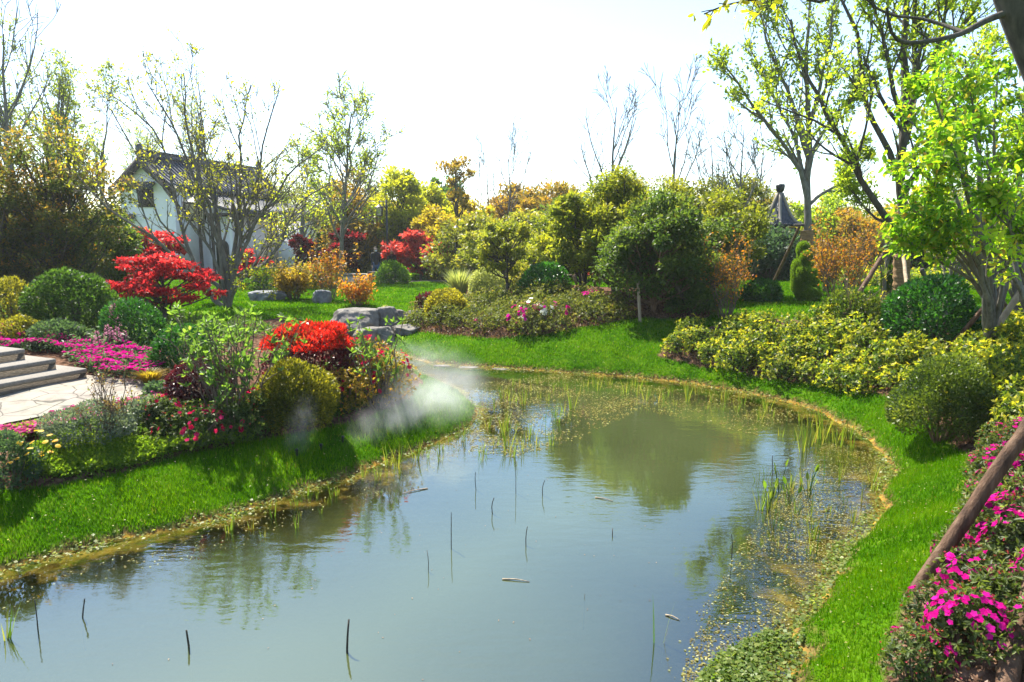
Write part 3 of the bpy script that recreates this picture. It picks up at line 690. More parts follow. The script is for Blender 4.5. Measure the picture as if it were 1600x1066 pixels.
# coloured background trees
BG = [
 ('round orange tree behind the airy light green tree', 556, 268, 100, 44, 'russet', .2, 41, {}),
 ('dark evergreen tree between the lamp post and the orange tree', 575, 318, 90, 52, 'evergreen', .15, 42, {}),
 ('tall yellow tree with an upright crown behind the lamp post', 628, 258, 82, 42, 'yellow_green', .2, 43, {}),
 ('yellow-green tree between the tall yellow tree and the brown tree', 668, 268, 76, 45, 'yellow_green', .2, 44, {}),
 ('dark green tree half hidden behind the yellow trees', 690, 256, 70, 54, 'mid_green', .2, 45, {}),
 ('low golden tree in front of the brown-leaved tree', 690, 322, 76, 38, 'golden', .1, 46, {}),
 ('golden tree right of the brown-leaved tree', 742, 312, 74, 44, 'golden', .1, 47, {}),
 ('olive and russet tree behind the white-edged ball bush', 742, 340, 100, 34, 'olive', .05, 48, {}),
 ('hazy russet tree right of the forked bare tree', 806, 290, 90, 50, 'russet', .15, 49, {}),
 ('round russet tree standing highest in the middle of the far line', 862, 268, 92, 44, 'russet', .2, 50, {}),
 ('fresh green tree below the round russet tree', 878, 316, 84, 37, 'mid_green', .1, 51, {}),
 ('yellow tree left of the gold-tipped evergreen', 880, 345, 96, 27, 'yellow_green', .15, 52, {}),
 ('olive tree leaning behind the thin white-leaved small tree', 790, 330, 110, 31, 'olive', .05, 53, {}),
 ('dark green tree closing the gap left of the gold-tipped evergreen', 905, 300, 90, 40, 'evergreen', .1, 54, {}),
 ('orange tree beside the pavilion roof', 1176, 292, 70, 36, 'russet', .15, 55, {}),
 ('green and russet tree between the pavilion and the tall evergreens', 1135, 262, 110, 32, 'olive', .1, 56, {}),
 ('dark feathery evergreen below the pavilion roof', 1205, 355, 96, 27, 'bluegreen', .02, 57, {}),
 ('yellow-green tree behind the straw-bandaged braced tree', 1290, 305, 90, 36, 'spring', .1, 58, {}),
 ('russet tree filling the gap between the two braced trees', 1345, 322, 110, 34, 'russet', .05, 59, {}),
 ('golden tree far behind the wrapped trunk', 1405, 318, 90, 38, 'golden', .05, 60, {}),
 ('green tree behind the bright leafy tree on the right', 1470, 300, 120, 36, 'mid_green', .05, 61, {}),
 ('olive tree at the right edge behind the crossing props', 1570, 310, 150, 32, 'olive', .05, 62, {}),
 ('dark evergreen tree behind the dark red maples', 500, 335, 110, 50, 'evergreen', .05, 63, {}),
 ('orange-brown low tree left of the lamp post', 560, 345, 80, 50, 'russet', .05, 64, {}),
 ('dark tree low behind the trunks of the big orange-tipped tree', 70, 330, 130, 30, 'olive', .02, 65, {}),
 ('green tree at the left edge behind the yellow-green bush', 5, 340, 110, 28, 'mid_green', .02, 66, {}),
 ('green tree low between the big orange-tipped tree and the house', 168, 330, 70, 34, 'olive', .02, 67, {}),
 ('orange-leaved tree rising behind the lower light green tree', 600, 300, 70, 50, 'golden', .1, 68, {}),
 ('olive tree behind the short lamp post', 725, 350, 90, 42, 'yellow_green', .02, 69, {}),
 ('hazy olive tree in the gap right of the pinkish maple', 770, 375, 90, 38, 'olive', .02, 71, {}),
 ('green tree closing the view left of the timber rail', 850, 365, 100, 33, 'olive', .02, 72, {}),
 ('olive tree behind the orange shrub beside the topiary', 1165, 350, 90, 30, 'olive', .02, 73, {}),
 ('gold-green tree far behind the topiary figures', 1250, 350, 90, 38, 'golden', .02, 74, {}),
 ('russet tree behind the tangled shrub at the right', 1520, 330, 110, 38, 'russet', .02, 75, {}),
 ('tall olive tree in the haze behind the far house corner', 400, 300, 110, 60, 'olive', .05, 76, {}),
]
for (lb, px, top, w, Y, mt, cb, sd_, kw) in BG:
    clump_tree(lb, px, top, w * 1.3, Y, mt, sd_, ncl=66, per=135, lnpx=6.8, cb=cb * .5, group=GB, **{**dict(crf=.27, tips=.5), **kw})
# slender brown tree standing over the yellow trees
clump_tree('slender brown-leaved tree with a bare lower trunk above the red maple', 713, 236, 62, 40, 'russet', 70, ncl=13, per=110, lnpx=6, cb=.5, group=GB, crf=.3)
# far wood that reads as one mass
def far_wood():
    g = np.random.default_rng(77); P = []; T = []; S = []
    for k in range(150):
        Y = g.uniform(62, 95); px = g.uniform(-300, 1950); p = spot(px, Y)
        top = 305 + 30 * math.sin(px * .011) + g.normal(0, 14); h = max(3, at(800, top, Y)[2] - p[2]); r = g.uniform(2.2, 4.2)
        n = 2600; d = unit(g.normal(size=(n, 3))) * (g.random(n) ** .3)[:, None]
        L = 1 + .22 * lump(unit(d), g, 6, (2, 6)); q = d * L[:, None] * np.array([r, r, h * .52]); q[:, 2] += h * .48
        P.append(q + p); T.append(np.full(n, g.uniform(.1, .8)) + g.normal(0, .12, n)); S.append(np.full(n, .24))
    P = np.concatenate(P); N = len(P)
    me = leaf_mesh('far_wood', P, g.normal(size=(N, 3)), g.normal(size=(N, 3)) + np.array([0, 0, .6]), np.concatenate(S), np.concatenate(S) * .6, np.concatenate(T), M['olive'])
    tag(link('far_wood', me), 'hazy olive wood closing the horizon behind the garden', 'wood', kind='stuff')
far_wood()

# ------------------------------------------------------------------ middle-distance evergreens and shrubs
GE = 'evergreen trees behind the azalea bed'
clump_tree('tallest gold-tipped evergreen tree standing behind the azalea bed', 962, 246, 165, 18.5, 'evergreen_gold', 81, ncl=80, per=210, lnpx=6.8, cb=.1, group=GE, ns=4, flat=.9, shape=.5, crf=.25)
clump_tree('gold-green evergreen on the left of the tallest evergreen, over the low rail', 912, 296, 130, 18.2, 'evergreen_gold', 82, ncl=52, per=200, lnpx=6.8, cb=.2, group=GE, ns=3, crf=.25)
clump_tree('dark glossy round-crowned evergreen tree propped by a pale stake', 1022, 308, 170, 0, 'evergreen', 83, ncl=100, per=250, lnpx=6.8, cb=.12, group=GE, ns=3, bark='bark_red', pyb=486, crf=.25, tips=.55)
clump_tree('olive evergreen tree right of the dark glossy round one', 1108, 270, 170, 19, 'evergreen_gold', 84, ncl=76, per=200, lnpx=6.8, cb=.06, group=GE, ns=3, crf=.25)
clump_tree('shaded dark evergreen between the olive evergreen and the orange shrub', 1092, 340, 130, 18, 'evergreen', 85, ncl=34, per=340, lnpx=6.2, cb=.08, group=GE, ns=2)
clump_tree('small dark tree with whitish leaves between the two ball bushes', 792, 338, 92, 0, 'olive', 86, ncl=34, per=120, lnpx=6, cb=.34, name='small_tree', pyb=474, crf=.24)
# left: big orange-tipped tree
clump_tree('big round multi-stemmed tree with orange new leaves on the left', 92, 206, 196, 20, 'photinia', 88, ncl=130, per=200, lnpx=5.8, cb=.08, ns=5, tips=.72, crf=.24)
clump_tree('orange-tipped tree cut by the left edge of the photo', -8, 212, 120, 19, 'photinia', 89, ncl=60, per=260, lnpx=6, cb=.1, ns=3, tips=.72, crf=.24)
clump_tree('dark evergreen between the orange-tipped tree and the red maple', 175, 320, 90, 22, 'evergreen', 90, ncl=26, per=260, lnpx=6.5, cb=.1, ns=2)

# maples
def maple(label, px, pyb, top, wpx, leaf, seed, Y=None, ncl=26, per=230, lnpx=7.5, cb=.35, flat=.32, name='red_maple', crf=.28, **k):
    p = gp(px, pyb) if Y is None else spot(px, Y)
    h, cr, s = size_at(p, top, wpx)
    m = clump_tree_meshes(h, cr, h * cb, ncl, per, lnpx * s, .03 * h, M['bark'], M[leaf], seed, crf=crf, flat=flat, tips=.45, droop=.3, wd=.55, **k)
    return put_tree(name, label, 'maple', p, m, 'red-leaved maples')
maple('bright red maple on the left lawn patch beside the bare branching tree', 258, 508, 388, 150, 'maple_red', 101, ncl=50, per=110, cb=.22, flat=.24, crf=.23)
maple('orange-red maple behind the bright red one, in front of the house wall', 228, 0, 345, 90, 'maple_red', 102, Y=27, ncl=20, per=200, cb=.4)
maple('small red maple seen between the trunks of the bare branching tree', 388, 0, 392, 60, 'maple_red', 103, Y=30, ncl=14, per=150)
maple('dark red maple against the white garden wall', 470, 0, 362, 50, 'maple_dark', 104, Y=36, ncl=12, per=150, cb=.2)
maple('dark red maple left of the walking person', 538, 0, 352, 66, 'maple_dark', 105, Y=40, ncl=22, per=190, cb=.2)
maple('wide pinkish red maple beside the path, right of the walking person', 656, 0, 366, 98, 'maple_pink', 106, Y=37, ncl=54, per=130, cb=.25, flat=.36, crf=.25)
maple('low red maple shoots glimpsed under the gold-green evergreen', 925, 0, 432, 50, 'maple_pink', 107, Y=30, ncl=10, per=120, cb=.1)

# orange upright shrubs
def twig_shrub(label, px, pyb, top, wpx, leaf, seed, n=26, per=60, lnpx=5.5, Y=None, name='orange_shrub', cat='shrub', stem='twig', group=None, rad=.008, tint=(.5, .2), lo=.25, k=5, up=.35, wd=.55, droop=.1):
    p = gp(px, pyb) if Y is None else spot(px, Y); h, cr, s = size_at(p, top, wpx); g = np.random.default_rng(seed)
    a = g.uniform(0, 6.28, n); e = cr * np.sqrt(g.random(n)); t = np.linspace(0, 1, 6); hh = h * g.uniform(.6, 1, n)
    P = np.zeros((n, 6, 3)); P[..., 0] = (np.cos(a) * e)[:, None] * (.2 + .8 * t); P[..., 1] = (np.sin(a) * e)[:, None] * (.2 + .8 * t); P[..., 2] = -.05 + hh[:, None] * t
    P[:, 1:, :2] += g.normal(0, .03 * h, (n, 5, 2)); Rr = rad * g.uniform(.7, 1.3, n)[:, None] * (1.2 - .85 * t)
    B, BR = grow(P, Rr, k, g, (.2, .4), (lo, .95), .85, .6, up, 5, .1, .7)
    root = thing(name, p, label, cat, group)
    link('stem', tube_mesh('stem', [(P, Rr, 5), (B, BR, 4)], M[stem], .0028), root)
    link('foliage', twig_leaves('foliage', np.concatenate([B]), max(1, per // k), g, lnpx * s, M[leaf], wd, lnpx * s * .7, tint, droop), root)
    return root
twig_shrub('upright orange-leaved shrub left of the topiary figures', 1132, 498, 352, 82, 'orange', 111, n=26, per=44, lnpx=5)
twig_shrub('tall orange shrub between the topiary figures and the wrapped trunk', 1312, 482, 326, 118, 'orange', 112, n=40, per=46, lnpx=4.8)
twig_shrub('thin orange shrub between the straw-bandaged tree and the tall orange shrub', 1290, 456, 372, 50, 'orange', 113, n=20, per=80, lnpx=6)
twig_shrub('orange twiggy shrub on the bank left of the rock cascade', 516, 470, 372, 74, 'orange', 114, n=24, per=40, lnpx=4.8)
twig_shrub('brown feathery shrub behind the left boulder', 458, 468, 412, 66, 'amber_grass', 115, n=40, per=70, lnpx=5.5)
twig_shrub('low orange-brown shrub beside the cascade rocks', 558, 478, 432, 56, 'orange', 116, n=26, per=60, lnpx=5.5)
twig_shrub('brown leafy twigs in front of the paved terrace', 172, 690, 582, 100, 'brown_leaf', 117, n=17, per=44, lnpx=4.6, name='twiggy_shrub', tint=(.45, .25), up=.6)
twig_shrub('dark green sparse thin-stemmed shrub rising from the hedge bed', 1352, 520, 430, 90, 'olive', 118, n=16, per=10, lnpx=5, name='twiggy_shrub')

# clipped and round bushes
ball_shrub('ball_bush', 'small flat-topped clipped bush on the sloping lawn beside the path', 'bush', 613, 444, 52, 34, 'chartreuse', 4.5, seed=201, tint0=.05, tipw=.3, bottom=-.25)
ball_shrub('ball_bush', 'pale cream-edged ball bush behind the yellow ball', 'bush', 762, 472, 58, 53, 'variegated', 3.6, seed=202, rough=.05, dens=1.2)
ball_shrub('ball_bush', 'bright yellow ball bush at the left end of the azalea bed', 'bush', 698, 496, 62, 44, 'gold_ball', 4.5, seed=203, rough=.08, dens=1.2)
ball_shrub('ball_bush', 'small dark purple ball bush touching the yellow ball', 'bush', 667, 490, 36, 32, 'burgundy', 4.5, seed=204)
ball_shrub('ball_bush', 'dark green leafy ball bush behind the azalea bed', 'bush', 852, 463, 74, 50, 'dark_gloss', 5.5, seed=205, rough=.1)
ball_shrub('ball_bush', 'large glossy dark green ball bush in front of the wrapped trunk', 'bush', 1450, 540, 128, 104, 'dark_gloss', 7.5, seed=206, rough=.1, dens=1.3, gaps=.35)
ball_shrub('round_bush', 'wide olive round bush on the lawn by the right bank', 'bush', 1466, 690, 148, 106, 'boxwood', 5.6, seed=207, rough=.13, dens=1.5, stem='bark_red', gaps=.4, shell=.5, freq=(4, 10), bottom=-.3, lift=.16)
ball_shrub('round_bush', 'brown-olive bush in the hedge bed crossed by the long prop', 'bush', 1338, 516, 110, 58, 'boxwood', 5.5, seed=208, rough=.14, gaps=.3)
ball_shrub('round_bush', 'dark green bush beside the orange shrub, left of the topiary figures', 'bush', 1190, 472, 56, 34, 'dark_gloss', 5, seed=209, rough=.12)
ball_shrub('round_bush', 'dark low bush under the shaded evergreen', 'bush', 1082, 486, 84, 36, 'mid_green', 5, seed=210, rough=.15)
ball_shrub('dome_bush', 'large dark green dome bush left of the red maple', 'bush', 116, 528, 142, 104, 'mid_green', 6, seed=211, rough=.09, dens=1.0, tint0=.05, tipw=.25, depth=.8)
ball_shrub('dome_bush', 'dark glossy bush under the red maple behind the pink flower spikes', 'bush', 212, 545, 92, 76, 'dark_gloss', 6, seed=212, rough=.1)
ball_shrub('ball_bush', 'dark green ball bush behind the purple one on the left bed', 'bush', 287, 578, 88, 70, 'dark_gloss', 6, seed=213, rough=.06)
ball_shrub('ball_bush', 'dark purple ball bush beside the bare-stemmed leafy shrub', 'bush', 318, 626, 96, 62, 'burgundy', 6, seed=214, rough=.07)
ball_shrub('ball_bush', 'large yellow-olive ball bush above the misted lawn', 'bush', 466, 664, 124, 98, 'gold_olive', 5.5, seed=215, rough=.1, dens=1.3, tint0=.2)
ball_shrub('round_bush', 'yellow-green bush at the left edge beside the dome bush', 'bush', 18, 512, 84, 74, 'gold_olive', 6, seed=216, rough=.14, gaps=.3)
ball_shrub('round_bush', 'low yellow-leaved bush in front of the dome bush', 'bush', 40, 540, 60, 44, 'gold_olive', 5.5, seed=217, rough=.14)
ball_shrub('round_bush', 'blue-green leafy bush between the dome bush and the pink flowers', 'bush', 92, 545, 80, 40, 'bluegreen', 6, seed=218, rough=.18)
ball_shrub('round_bush', 'light green bush right of the bare branching tree', 'bush', 425, 462, 62, 40, 'mid_green', 5.5, seed=219, rough=.14)
ball_shrub('round_bush', 'green-gold low bush among the brown shrubs by the boulder', 'bush', 490, 452, 70, 36, 'gold_olive', 5, seed=220, rough=.14)
ball_shrub('round_bush', 'grey-green low bush left of the walking person', 'bush', 556, 424, 60, 34, 'olive', 5, seed=221, rough=.15)
ball_shrub('round_bush', 'small grey-green mound plant on the bank beside the cascade rocks', 'plant', 604, 500, 26, 20, 'variegated', 3.5, seed=222, rough=.1)
ball_shrub('round_bush', 'light green leafy bush at the foot of the wide pinkish maple', 'bush', 716, 428, 70, 40, 'spring', 5.5, seed=223, rough=.2)
ball_shrub('round_bush', 'brown shaded bush behind the dark green ball bush', 'bush', 815, 455, 40, 44, 'olive', 5, seed=224, rough=.2)
ball_shrub('leafy_clump', 'silvery green leafy clump in front of the paved terrace', 'plant', 140, 690, 124, 56, 'silver', 5.5, seed=225, rough=.18, gaps=.3, dens=.9, wd=.3)
ball_shrub('leafy_clump', 'grey-green clump behind the brown twigs on the left bed', 'plant', 226, 664, 66, 40, 'silver', 5.5, seed=226, rough=.18, gaps=.3)
ball_shrub('leafy_clump', 'green clump left of the creeping path-side flowers', 'plant', 256, 618, 50, 22, 'bluegreen', 5, seed=227, rough=.18)
ball_shrub('leafy_clump', 'dark leafy clump with yellow daisies at the left edge', 'plant', 12, 760, 92, 78, 'bluegreen', 7, seed=228, rough=.2, gaps=.3)

# ------------------------------------------------------------------ hedge bed, azalea beds (individual shrubs, copies of a few)
def flower_mesh(name, pos, nrm, size, mat, seed, petals=5, cup=.35):
    """five-petalled flowers"""
    g = np.random.default_rng(seed); N = len(pos); nr = unit(nrm)
    ref = unit(g.normal(size=(N, 3))); u = unit(np.cross(nr, ref)); v = np.cross(nr, u)
    P = np.repeat(pos, petals, 0); a = np.tile(np.arange(petals) * 2 * pi / petals, N); n2 = np.repeat(nr, petals, 0)
    ax = np.cos(a)[:, None] * np.repeat(u, petals, 0) + np.sin(a)[:, None] * np.repeat(v, petals, 0) + n2 * cup
    l = np.repeat(size, petals) * .58
    t = np.repeat(g.normal(.5, .3, N), petals) + g.normal(0, .12, N * petals)
    return leaf_mesh(name, P, ax, n2, l, l * .86, t, mat, fold=-.1, six=True, droop=.2)
def bed_shrub(name, label, cat, r, h, n, ln, leaf, seed, group, fl=None, nf=0, fs=.05, buds=0, rough=.16, six=False, tipw=.45, tint0=.12, stem='bark', wd=.45):
    t = thing(name, (0, 0, -50), label, cat, group)
    g = np.random.default_rng(seed)
    d = unit(g.normal(size=(n * 2, 3))); d = d[d[:, 2] > -.5][:n]; N = len(d); L = lump(d, g, 9, (3, 8))
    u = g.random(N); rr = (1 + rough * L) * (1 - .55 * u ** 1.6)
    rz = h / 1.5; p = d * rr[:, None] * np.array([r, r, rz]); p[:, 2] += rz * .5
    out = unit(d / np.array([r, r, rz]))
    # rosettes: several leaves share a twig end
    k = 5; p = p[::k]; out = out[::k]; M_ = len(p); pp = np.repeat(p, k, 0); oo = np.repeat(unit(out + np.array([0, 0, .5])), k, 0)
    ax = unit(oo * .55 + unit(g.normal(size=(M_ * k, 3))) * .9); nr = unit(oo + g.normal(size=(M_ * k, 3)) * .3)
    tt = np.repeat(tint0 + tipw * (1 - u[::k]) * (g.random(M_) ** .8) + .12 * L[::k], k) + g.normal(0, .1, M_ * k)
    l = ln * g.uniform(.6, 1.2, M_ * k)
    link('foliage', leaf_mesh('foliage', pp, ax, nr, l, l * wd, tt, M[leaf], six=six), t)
    me, _ = stems_mesh('stem', 10, r, h * .8, .012 * r / .25, M[stem], seed + 9, .8); link('stem', me, t)
    if nf:
        # flowers in clusters near the top shell
        nc = max(1, nf // 4); c = unit(g.normal(size=(nc * 4, 3)) + np.array([0, -.3, .6])); c = c[c[:, 2] > .0][:nc]
        dd = unit(np.repeat(c, 4, 0) + g.normal(size=(len(c) * 4, 3)) * .16)
        q = dd * np.array([r, r, rz]) * (1.02 + g.normal(0, .03, len(dd)))[:, None]; q[:, 2] += rz * .5
        link('blossoms', flower_mesh('blossoms', q, dd + g.normal(size=dd.shape) * .35 + np.array([0, -.2, .3]), fs * g.uniform(.75, 1.2, len(dd)), M[fl], seed + 3), t)
    if buds:
        dd = unit(g.normal(size=(buds * 3, 3)) + np.array([0, 0, .5])); dd = dd[dd[:, 2] > -.1][:buds]
        q = dd * np.array([r, r, rz]) * 1.03; q[:, 2] += rz * .5; bk = 3
        Q = np.repeat(q, bk, 0); DD = np.repeat(dd, bk, 0) + g.normal(size=(len(q) * bk, 3)) * .35
        link('buds', leaf_mesh('buds', Q, DD, g.normal(size=Q.shape), fs * .45 * np.ones(len(Q)), fs * .25, g.random(len(Q)), M['bud']), t)
    return t
def scatter(poly, dist, seed, grow_in=0.0, avoid=(), maxn=400, view=True, margin=160):
    g = np.random.default_rng(seed); poly = np.asarray(poly); lo = poly.min(0); hi = poly.max(0)
    lo = np.maximum(lo, [-14, 2.4]); hi = np.minimum(hi, [16, 34])
    n = int(min(60000, (hi - lo).prod() / dist ** 2 * 14)); C = g.uniform(lo, hi, (n, 2))
    C = C[sdist(C, poly) < -grow_in]
    if view: C = C[in_view(C, margin)]
    out = []
    for c in C:
        if all((c[0] - o[0]) ** 2 + (c[1] - o[1]) ** 2 > dist ** 2 for o in out) and all(np.hypot(c[0] - a[0], c[1] - a[1]) > a[2] for a in avoid): out.append(c)
        if len(out) >= maxn: break
    return np.array(out), g

HEDGE = px_poly([(1036, 566), (1150, 588), (1280, 608), (1400, 632), (1470, 655), (1540, 690), (1610, 700), (1700, 690), (1850, 640), (1700, 545), (1620, 520), (1540, 520), (1420, 536), (1310, 520), (1200, 508), (1120, 518), (1050, 532)], .55)
LB = 'yellow tipped glossy shrub in the hedge bed along the right lawn'
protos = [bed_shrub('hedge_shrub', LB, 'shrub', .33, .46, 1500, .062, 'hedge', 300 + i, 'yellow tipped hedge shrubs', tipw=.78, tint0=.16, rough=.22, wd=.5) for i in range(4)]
b1 = gp(1450, 540); b2 = gp(1464, 694)
pts, g = scatter(HEDGE, .37, 31, .16, [(b1[0], b1[1] - .1, .8), (b1[0] - .1, b1[1] - .75, .62), (b2[0], b2[1], .7)], 260)
def place(protos, pts, g, smin=.85, smax=1.2, label=None, zoff=-.03):
    used = set(); out = []
    for i, (x, y) in enumerate(pts):
        k = i % len(protos); s = g.uniform(smin, smax); rz = g.uniform(0, 6.28); loc = (x, y, float(H(x, y)) + zoff)
        if k not in used:
            o = protos[k]; o.location = loc; o.rotation_euler.z = rz; o.scale = (s, s, s * g.uniform(.9, 1.1)); used.add(k)
        else: o = dup(protos[k], loc, rz, (s, s, s * g.uniform(.9, 1.1)), label)
        out.append(o)
    return out
place(protos, pts, g); print('hedge', len(pts))
# hazed far bed of the same shrubs behind the braced trees
FARH = px_poly([(1180, 462), (1260, 476), (1600, 478), (1700, 450), (1600, 440), (1400, 436), (1200, 440)], .5)
LF = 'yellow tipped shrub in the far strip of hedge beyond the topiary lawn'
pf = [bed_shrub('hedge_shrub', LF, 'shrub', .5, .5, 500, .12, 'hedge', 310 + i, 'far hedge shrubs', tipw=.85, tint0=.2, rough=.2) for i in range(2)]
pts, g = scatter(px_poly([(1330, 448), (1480, 452), (1620, 455), (1620, 437), (1470, 434), (1330, 434)], .5), .9, 33, 0, (), 60)
place(pf, pts, g); print('far hedge', len(pts))

AZN = px_poly([(1512, 712), (1522, 765), (1498, 830), (1458, 905), (1412, 975), (1388, 1035), (1380, 1200), (1800, 1200), (1900, 900), (1720, 720), (1600, 690)], .4)
LA = 'azalea shrub with magenta blossoms in the bed at the lower right'
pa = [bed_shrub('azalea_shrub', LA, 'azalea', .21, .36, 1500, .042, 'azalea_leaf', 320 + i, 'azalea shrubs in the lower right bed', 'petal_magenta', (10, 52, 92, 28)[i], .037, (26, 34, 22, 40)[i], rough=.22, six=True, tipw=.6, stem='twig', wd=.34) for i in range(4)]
qb = gp(1413, 928); pts, g = scatter(AZN, .27, 35, .08, [(qb[0] - .05, qb[1] - .05, .3), (qb[0] + .12, qb[1] - .02, .22)], 150)
place(pa, pts, g, .8, 1.15); print('azalea near', len(pts))

AZC = px_poly([(640, 515), (690, 526), (770, 531), (850, 526), (930, 511), (985, 500), (975, 476), (850, 464), (760, 474), (700, 482), (650, 497)], .7)
LC = 'low azalea shrub in the bed across the pond, mostly out of flower'
pc = [bed_shrub('azalea_shrub', LC, 'azalea', .42, .46, 1300, .06, 'azalea_far', 330 + i, 'azalea shrubs across the pond', rough=.16, stem='twig') for i in range(3)]
pcf = [bed_shrub('azalea_shrub', LC, 'azalea', .42, .46, 1200, .06, 'azalea_far', 335 + i, 'azalea shrubs across the pond', 'petal_pink', 5, .075, rough=.16, stem='twig') for i in range(2)]
pts, g = scatter(AZC, .52, 37, .14, (), 160)
place([pc[0], pc[1], pcf[0], pc[2], pcf[1]], pts, g, .85, 1.2); print('azalea centre', len(pts))
for (px, py, fl, nf, lb) in ((818, 512, 'petal_magenta', 44, 'azalea shrub covered in magenta flowers in the bed across the pond'), (836, 506, 'petal_white', 30, 'white flowering azalea shrub beside the magenta one across the pond'),
                         (862, 508, 'petal_magenta', 16, 'azalea shrub with a few magenta clusters right of the white one'), (926, 492, 'petal_magenta', 18, 'azalea shrub with pink flowers towards the right end of the far bed')):
    o = bed_shrub('azalea_shrub', lb, 'azalea', .44, .56, 1000, .06, 'azalea_far', 340 + px, 'azalea shrubs across the pond', fl, nf, .085, stem='twig'); o.location = gp(px, py)
# rose-coloured shrubs on the left bed
for i, (px, py, w, h, nf, lb) in enumerate(((300, 690, 110, 56, 34, 'red-flowered rose shrub at the front of the left bed'), (366, 682, 80, 62, 26, 'rose shrub with dark pink flowers beside the bare stems'),
                             (258, 668, 60, 50, 22, 'green rose shrub with a few red flowers by the silvery clumps'), (402, 668, 50, 60, 10, 'shaded green rose shrub left of the yellow-olive ball'),
                             (606, 622, 92, 78, 40, 'rose-red flowering shrub at the tip of the left bed'), (570, 600, 80, 76, 26, 'brownish red flowering shrub behind the bed tip'), (540, 640, 70, 60, 10, 'low red-leaved shrub right of the yellow-olive ball'))):
    p = gp(px, py); s = mpp(p)
    o = bed_shrub('rose_shrub', lb, 'shrub', w * s / 2, h * s, 2200, 6.2 * s, 'russet' if i > 3 else 'azalea_leaf', 360 + i, 'red flowering shrubs of the left bed', 'petal_rose', nf, 6.5 * s, 20, rough=.25, stem='twig', tint0=.05)
    o.location = p

# red photinia and bare-stemmed leafy shrubs of the left bed
def red_photinia():
    p = gp(488, 606); s_ = mpp(p); r = 70 * s_
    t = thing('photinia_shrub', p, 'red-topped photinia shrub in the middle of the left bed', 'shrub')
    lo = ball_leaves('foliage', r * .95, r * .8, r * .62, 5000, 7 * s_, M['burgundy'], 231, .15, bottom=-.8, gaps=.3); link('foliage', lo, t)
    hi = link('red_top', ball_leaves('red_top', r * .95, r * .8, r * .42, 5200, 7 * s_, M['photinia_red'], 230, .16, .3, .4, tint0=.12, tipw=.75, bottom=-.25, up=.9, freq=(4, 9), gaps=.25), t, (0, 0, r * .92))
    me, _ = stems_mesh('stem', 14, r, r * 1.4, .014, M['twig'], 232, .8); link('stem', me, t)
red_photinia()
def leafy_stems(label, px, pyb, top, wpx, seed, n, lnpx=12, leaf='fresh', bend=.6):
    p = gp(px, pyb); h, cr, s = size_at(p, top, wpx); g = np.random.default_rng(seed)
    a = g.uniform(0, 6.28, n); e = cr * np.sqrt(g.random(n)); t = np.linspace(0, 1, 7); hh = h * g.uniform(.55, 1, n)
    P = np.zeros((n, 7, 3)); P[..., 0] = (np.cos(a) * e)[:, None] * (.15 + .85 * t ** .8); P[..., 1] = (np.sin(a) * e * .8)[:, None] * (.15 + .85 * t ** .8); P[..., 2] = -.05 + hh[:, None] * t
    P[:, 1:, :2] += g.normal(0, .022 * h, (n, 6, 2)); Rr = .009 * g.uniform(.7, 1.3, n)[:, None] * (1.2 - .7 * t)
    B, BR = grow(P, Rr, 3, g, (.18, .35), (.35, .95), .7, .7, .4, 5, .12, .7)
    root = thing('leafy_shrub', p, label, 'shrub', 'bare-stemmed leafy shrubs')
    link('stem', tube_mesh('stem', [(P, Rr, 5), (B, BR, 4)], M['twig'], .003), root)
    ends = np.concatenate([P[:, -1], B[:, -1]]); k = 6; N = len(ends) * k
    E = np.repeat(ends, k, 0); ax = unit(g.normal(size=(N, 3)) * .75 + np.array([0, 0, .75])); nr = unit(g.normal(size=(N, 3)) * .5 + np.array([0, 0, 1]))
    l = lnpx * s * g.uniform(.5, 1.2, N)
    link('foliage', leaf_mesh('foliage', E, ax, nr, l, l * .36, g.normal(.45, .2, N), M[leaf], six=True, droop=.08), root)
    return root
leafy_stems('bare-stemmed shrub with fresh green leaf rosettes in the left bed', 372, 646, 478, 200, 241, 46)
leafy_stems('thin leafy shrub with forked brown stems at the right of the red photinia', 592, 640, 488, 110, 242, 12)
leafy_stems('low leafy stems leaning out in front of the dark purple ball', 350, 660, 545, 130, 243, 9)

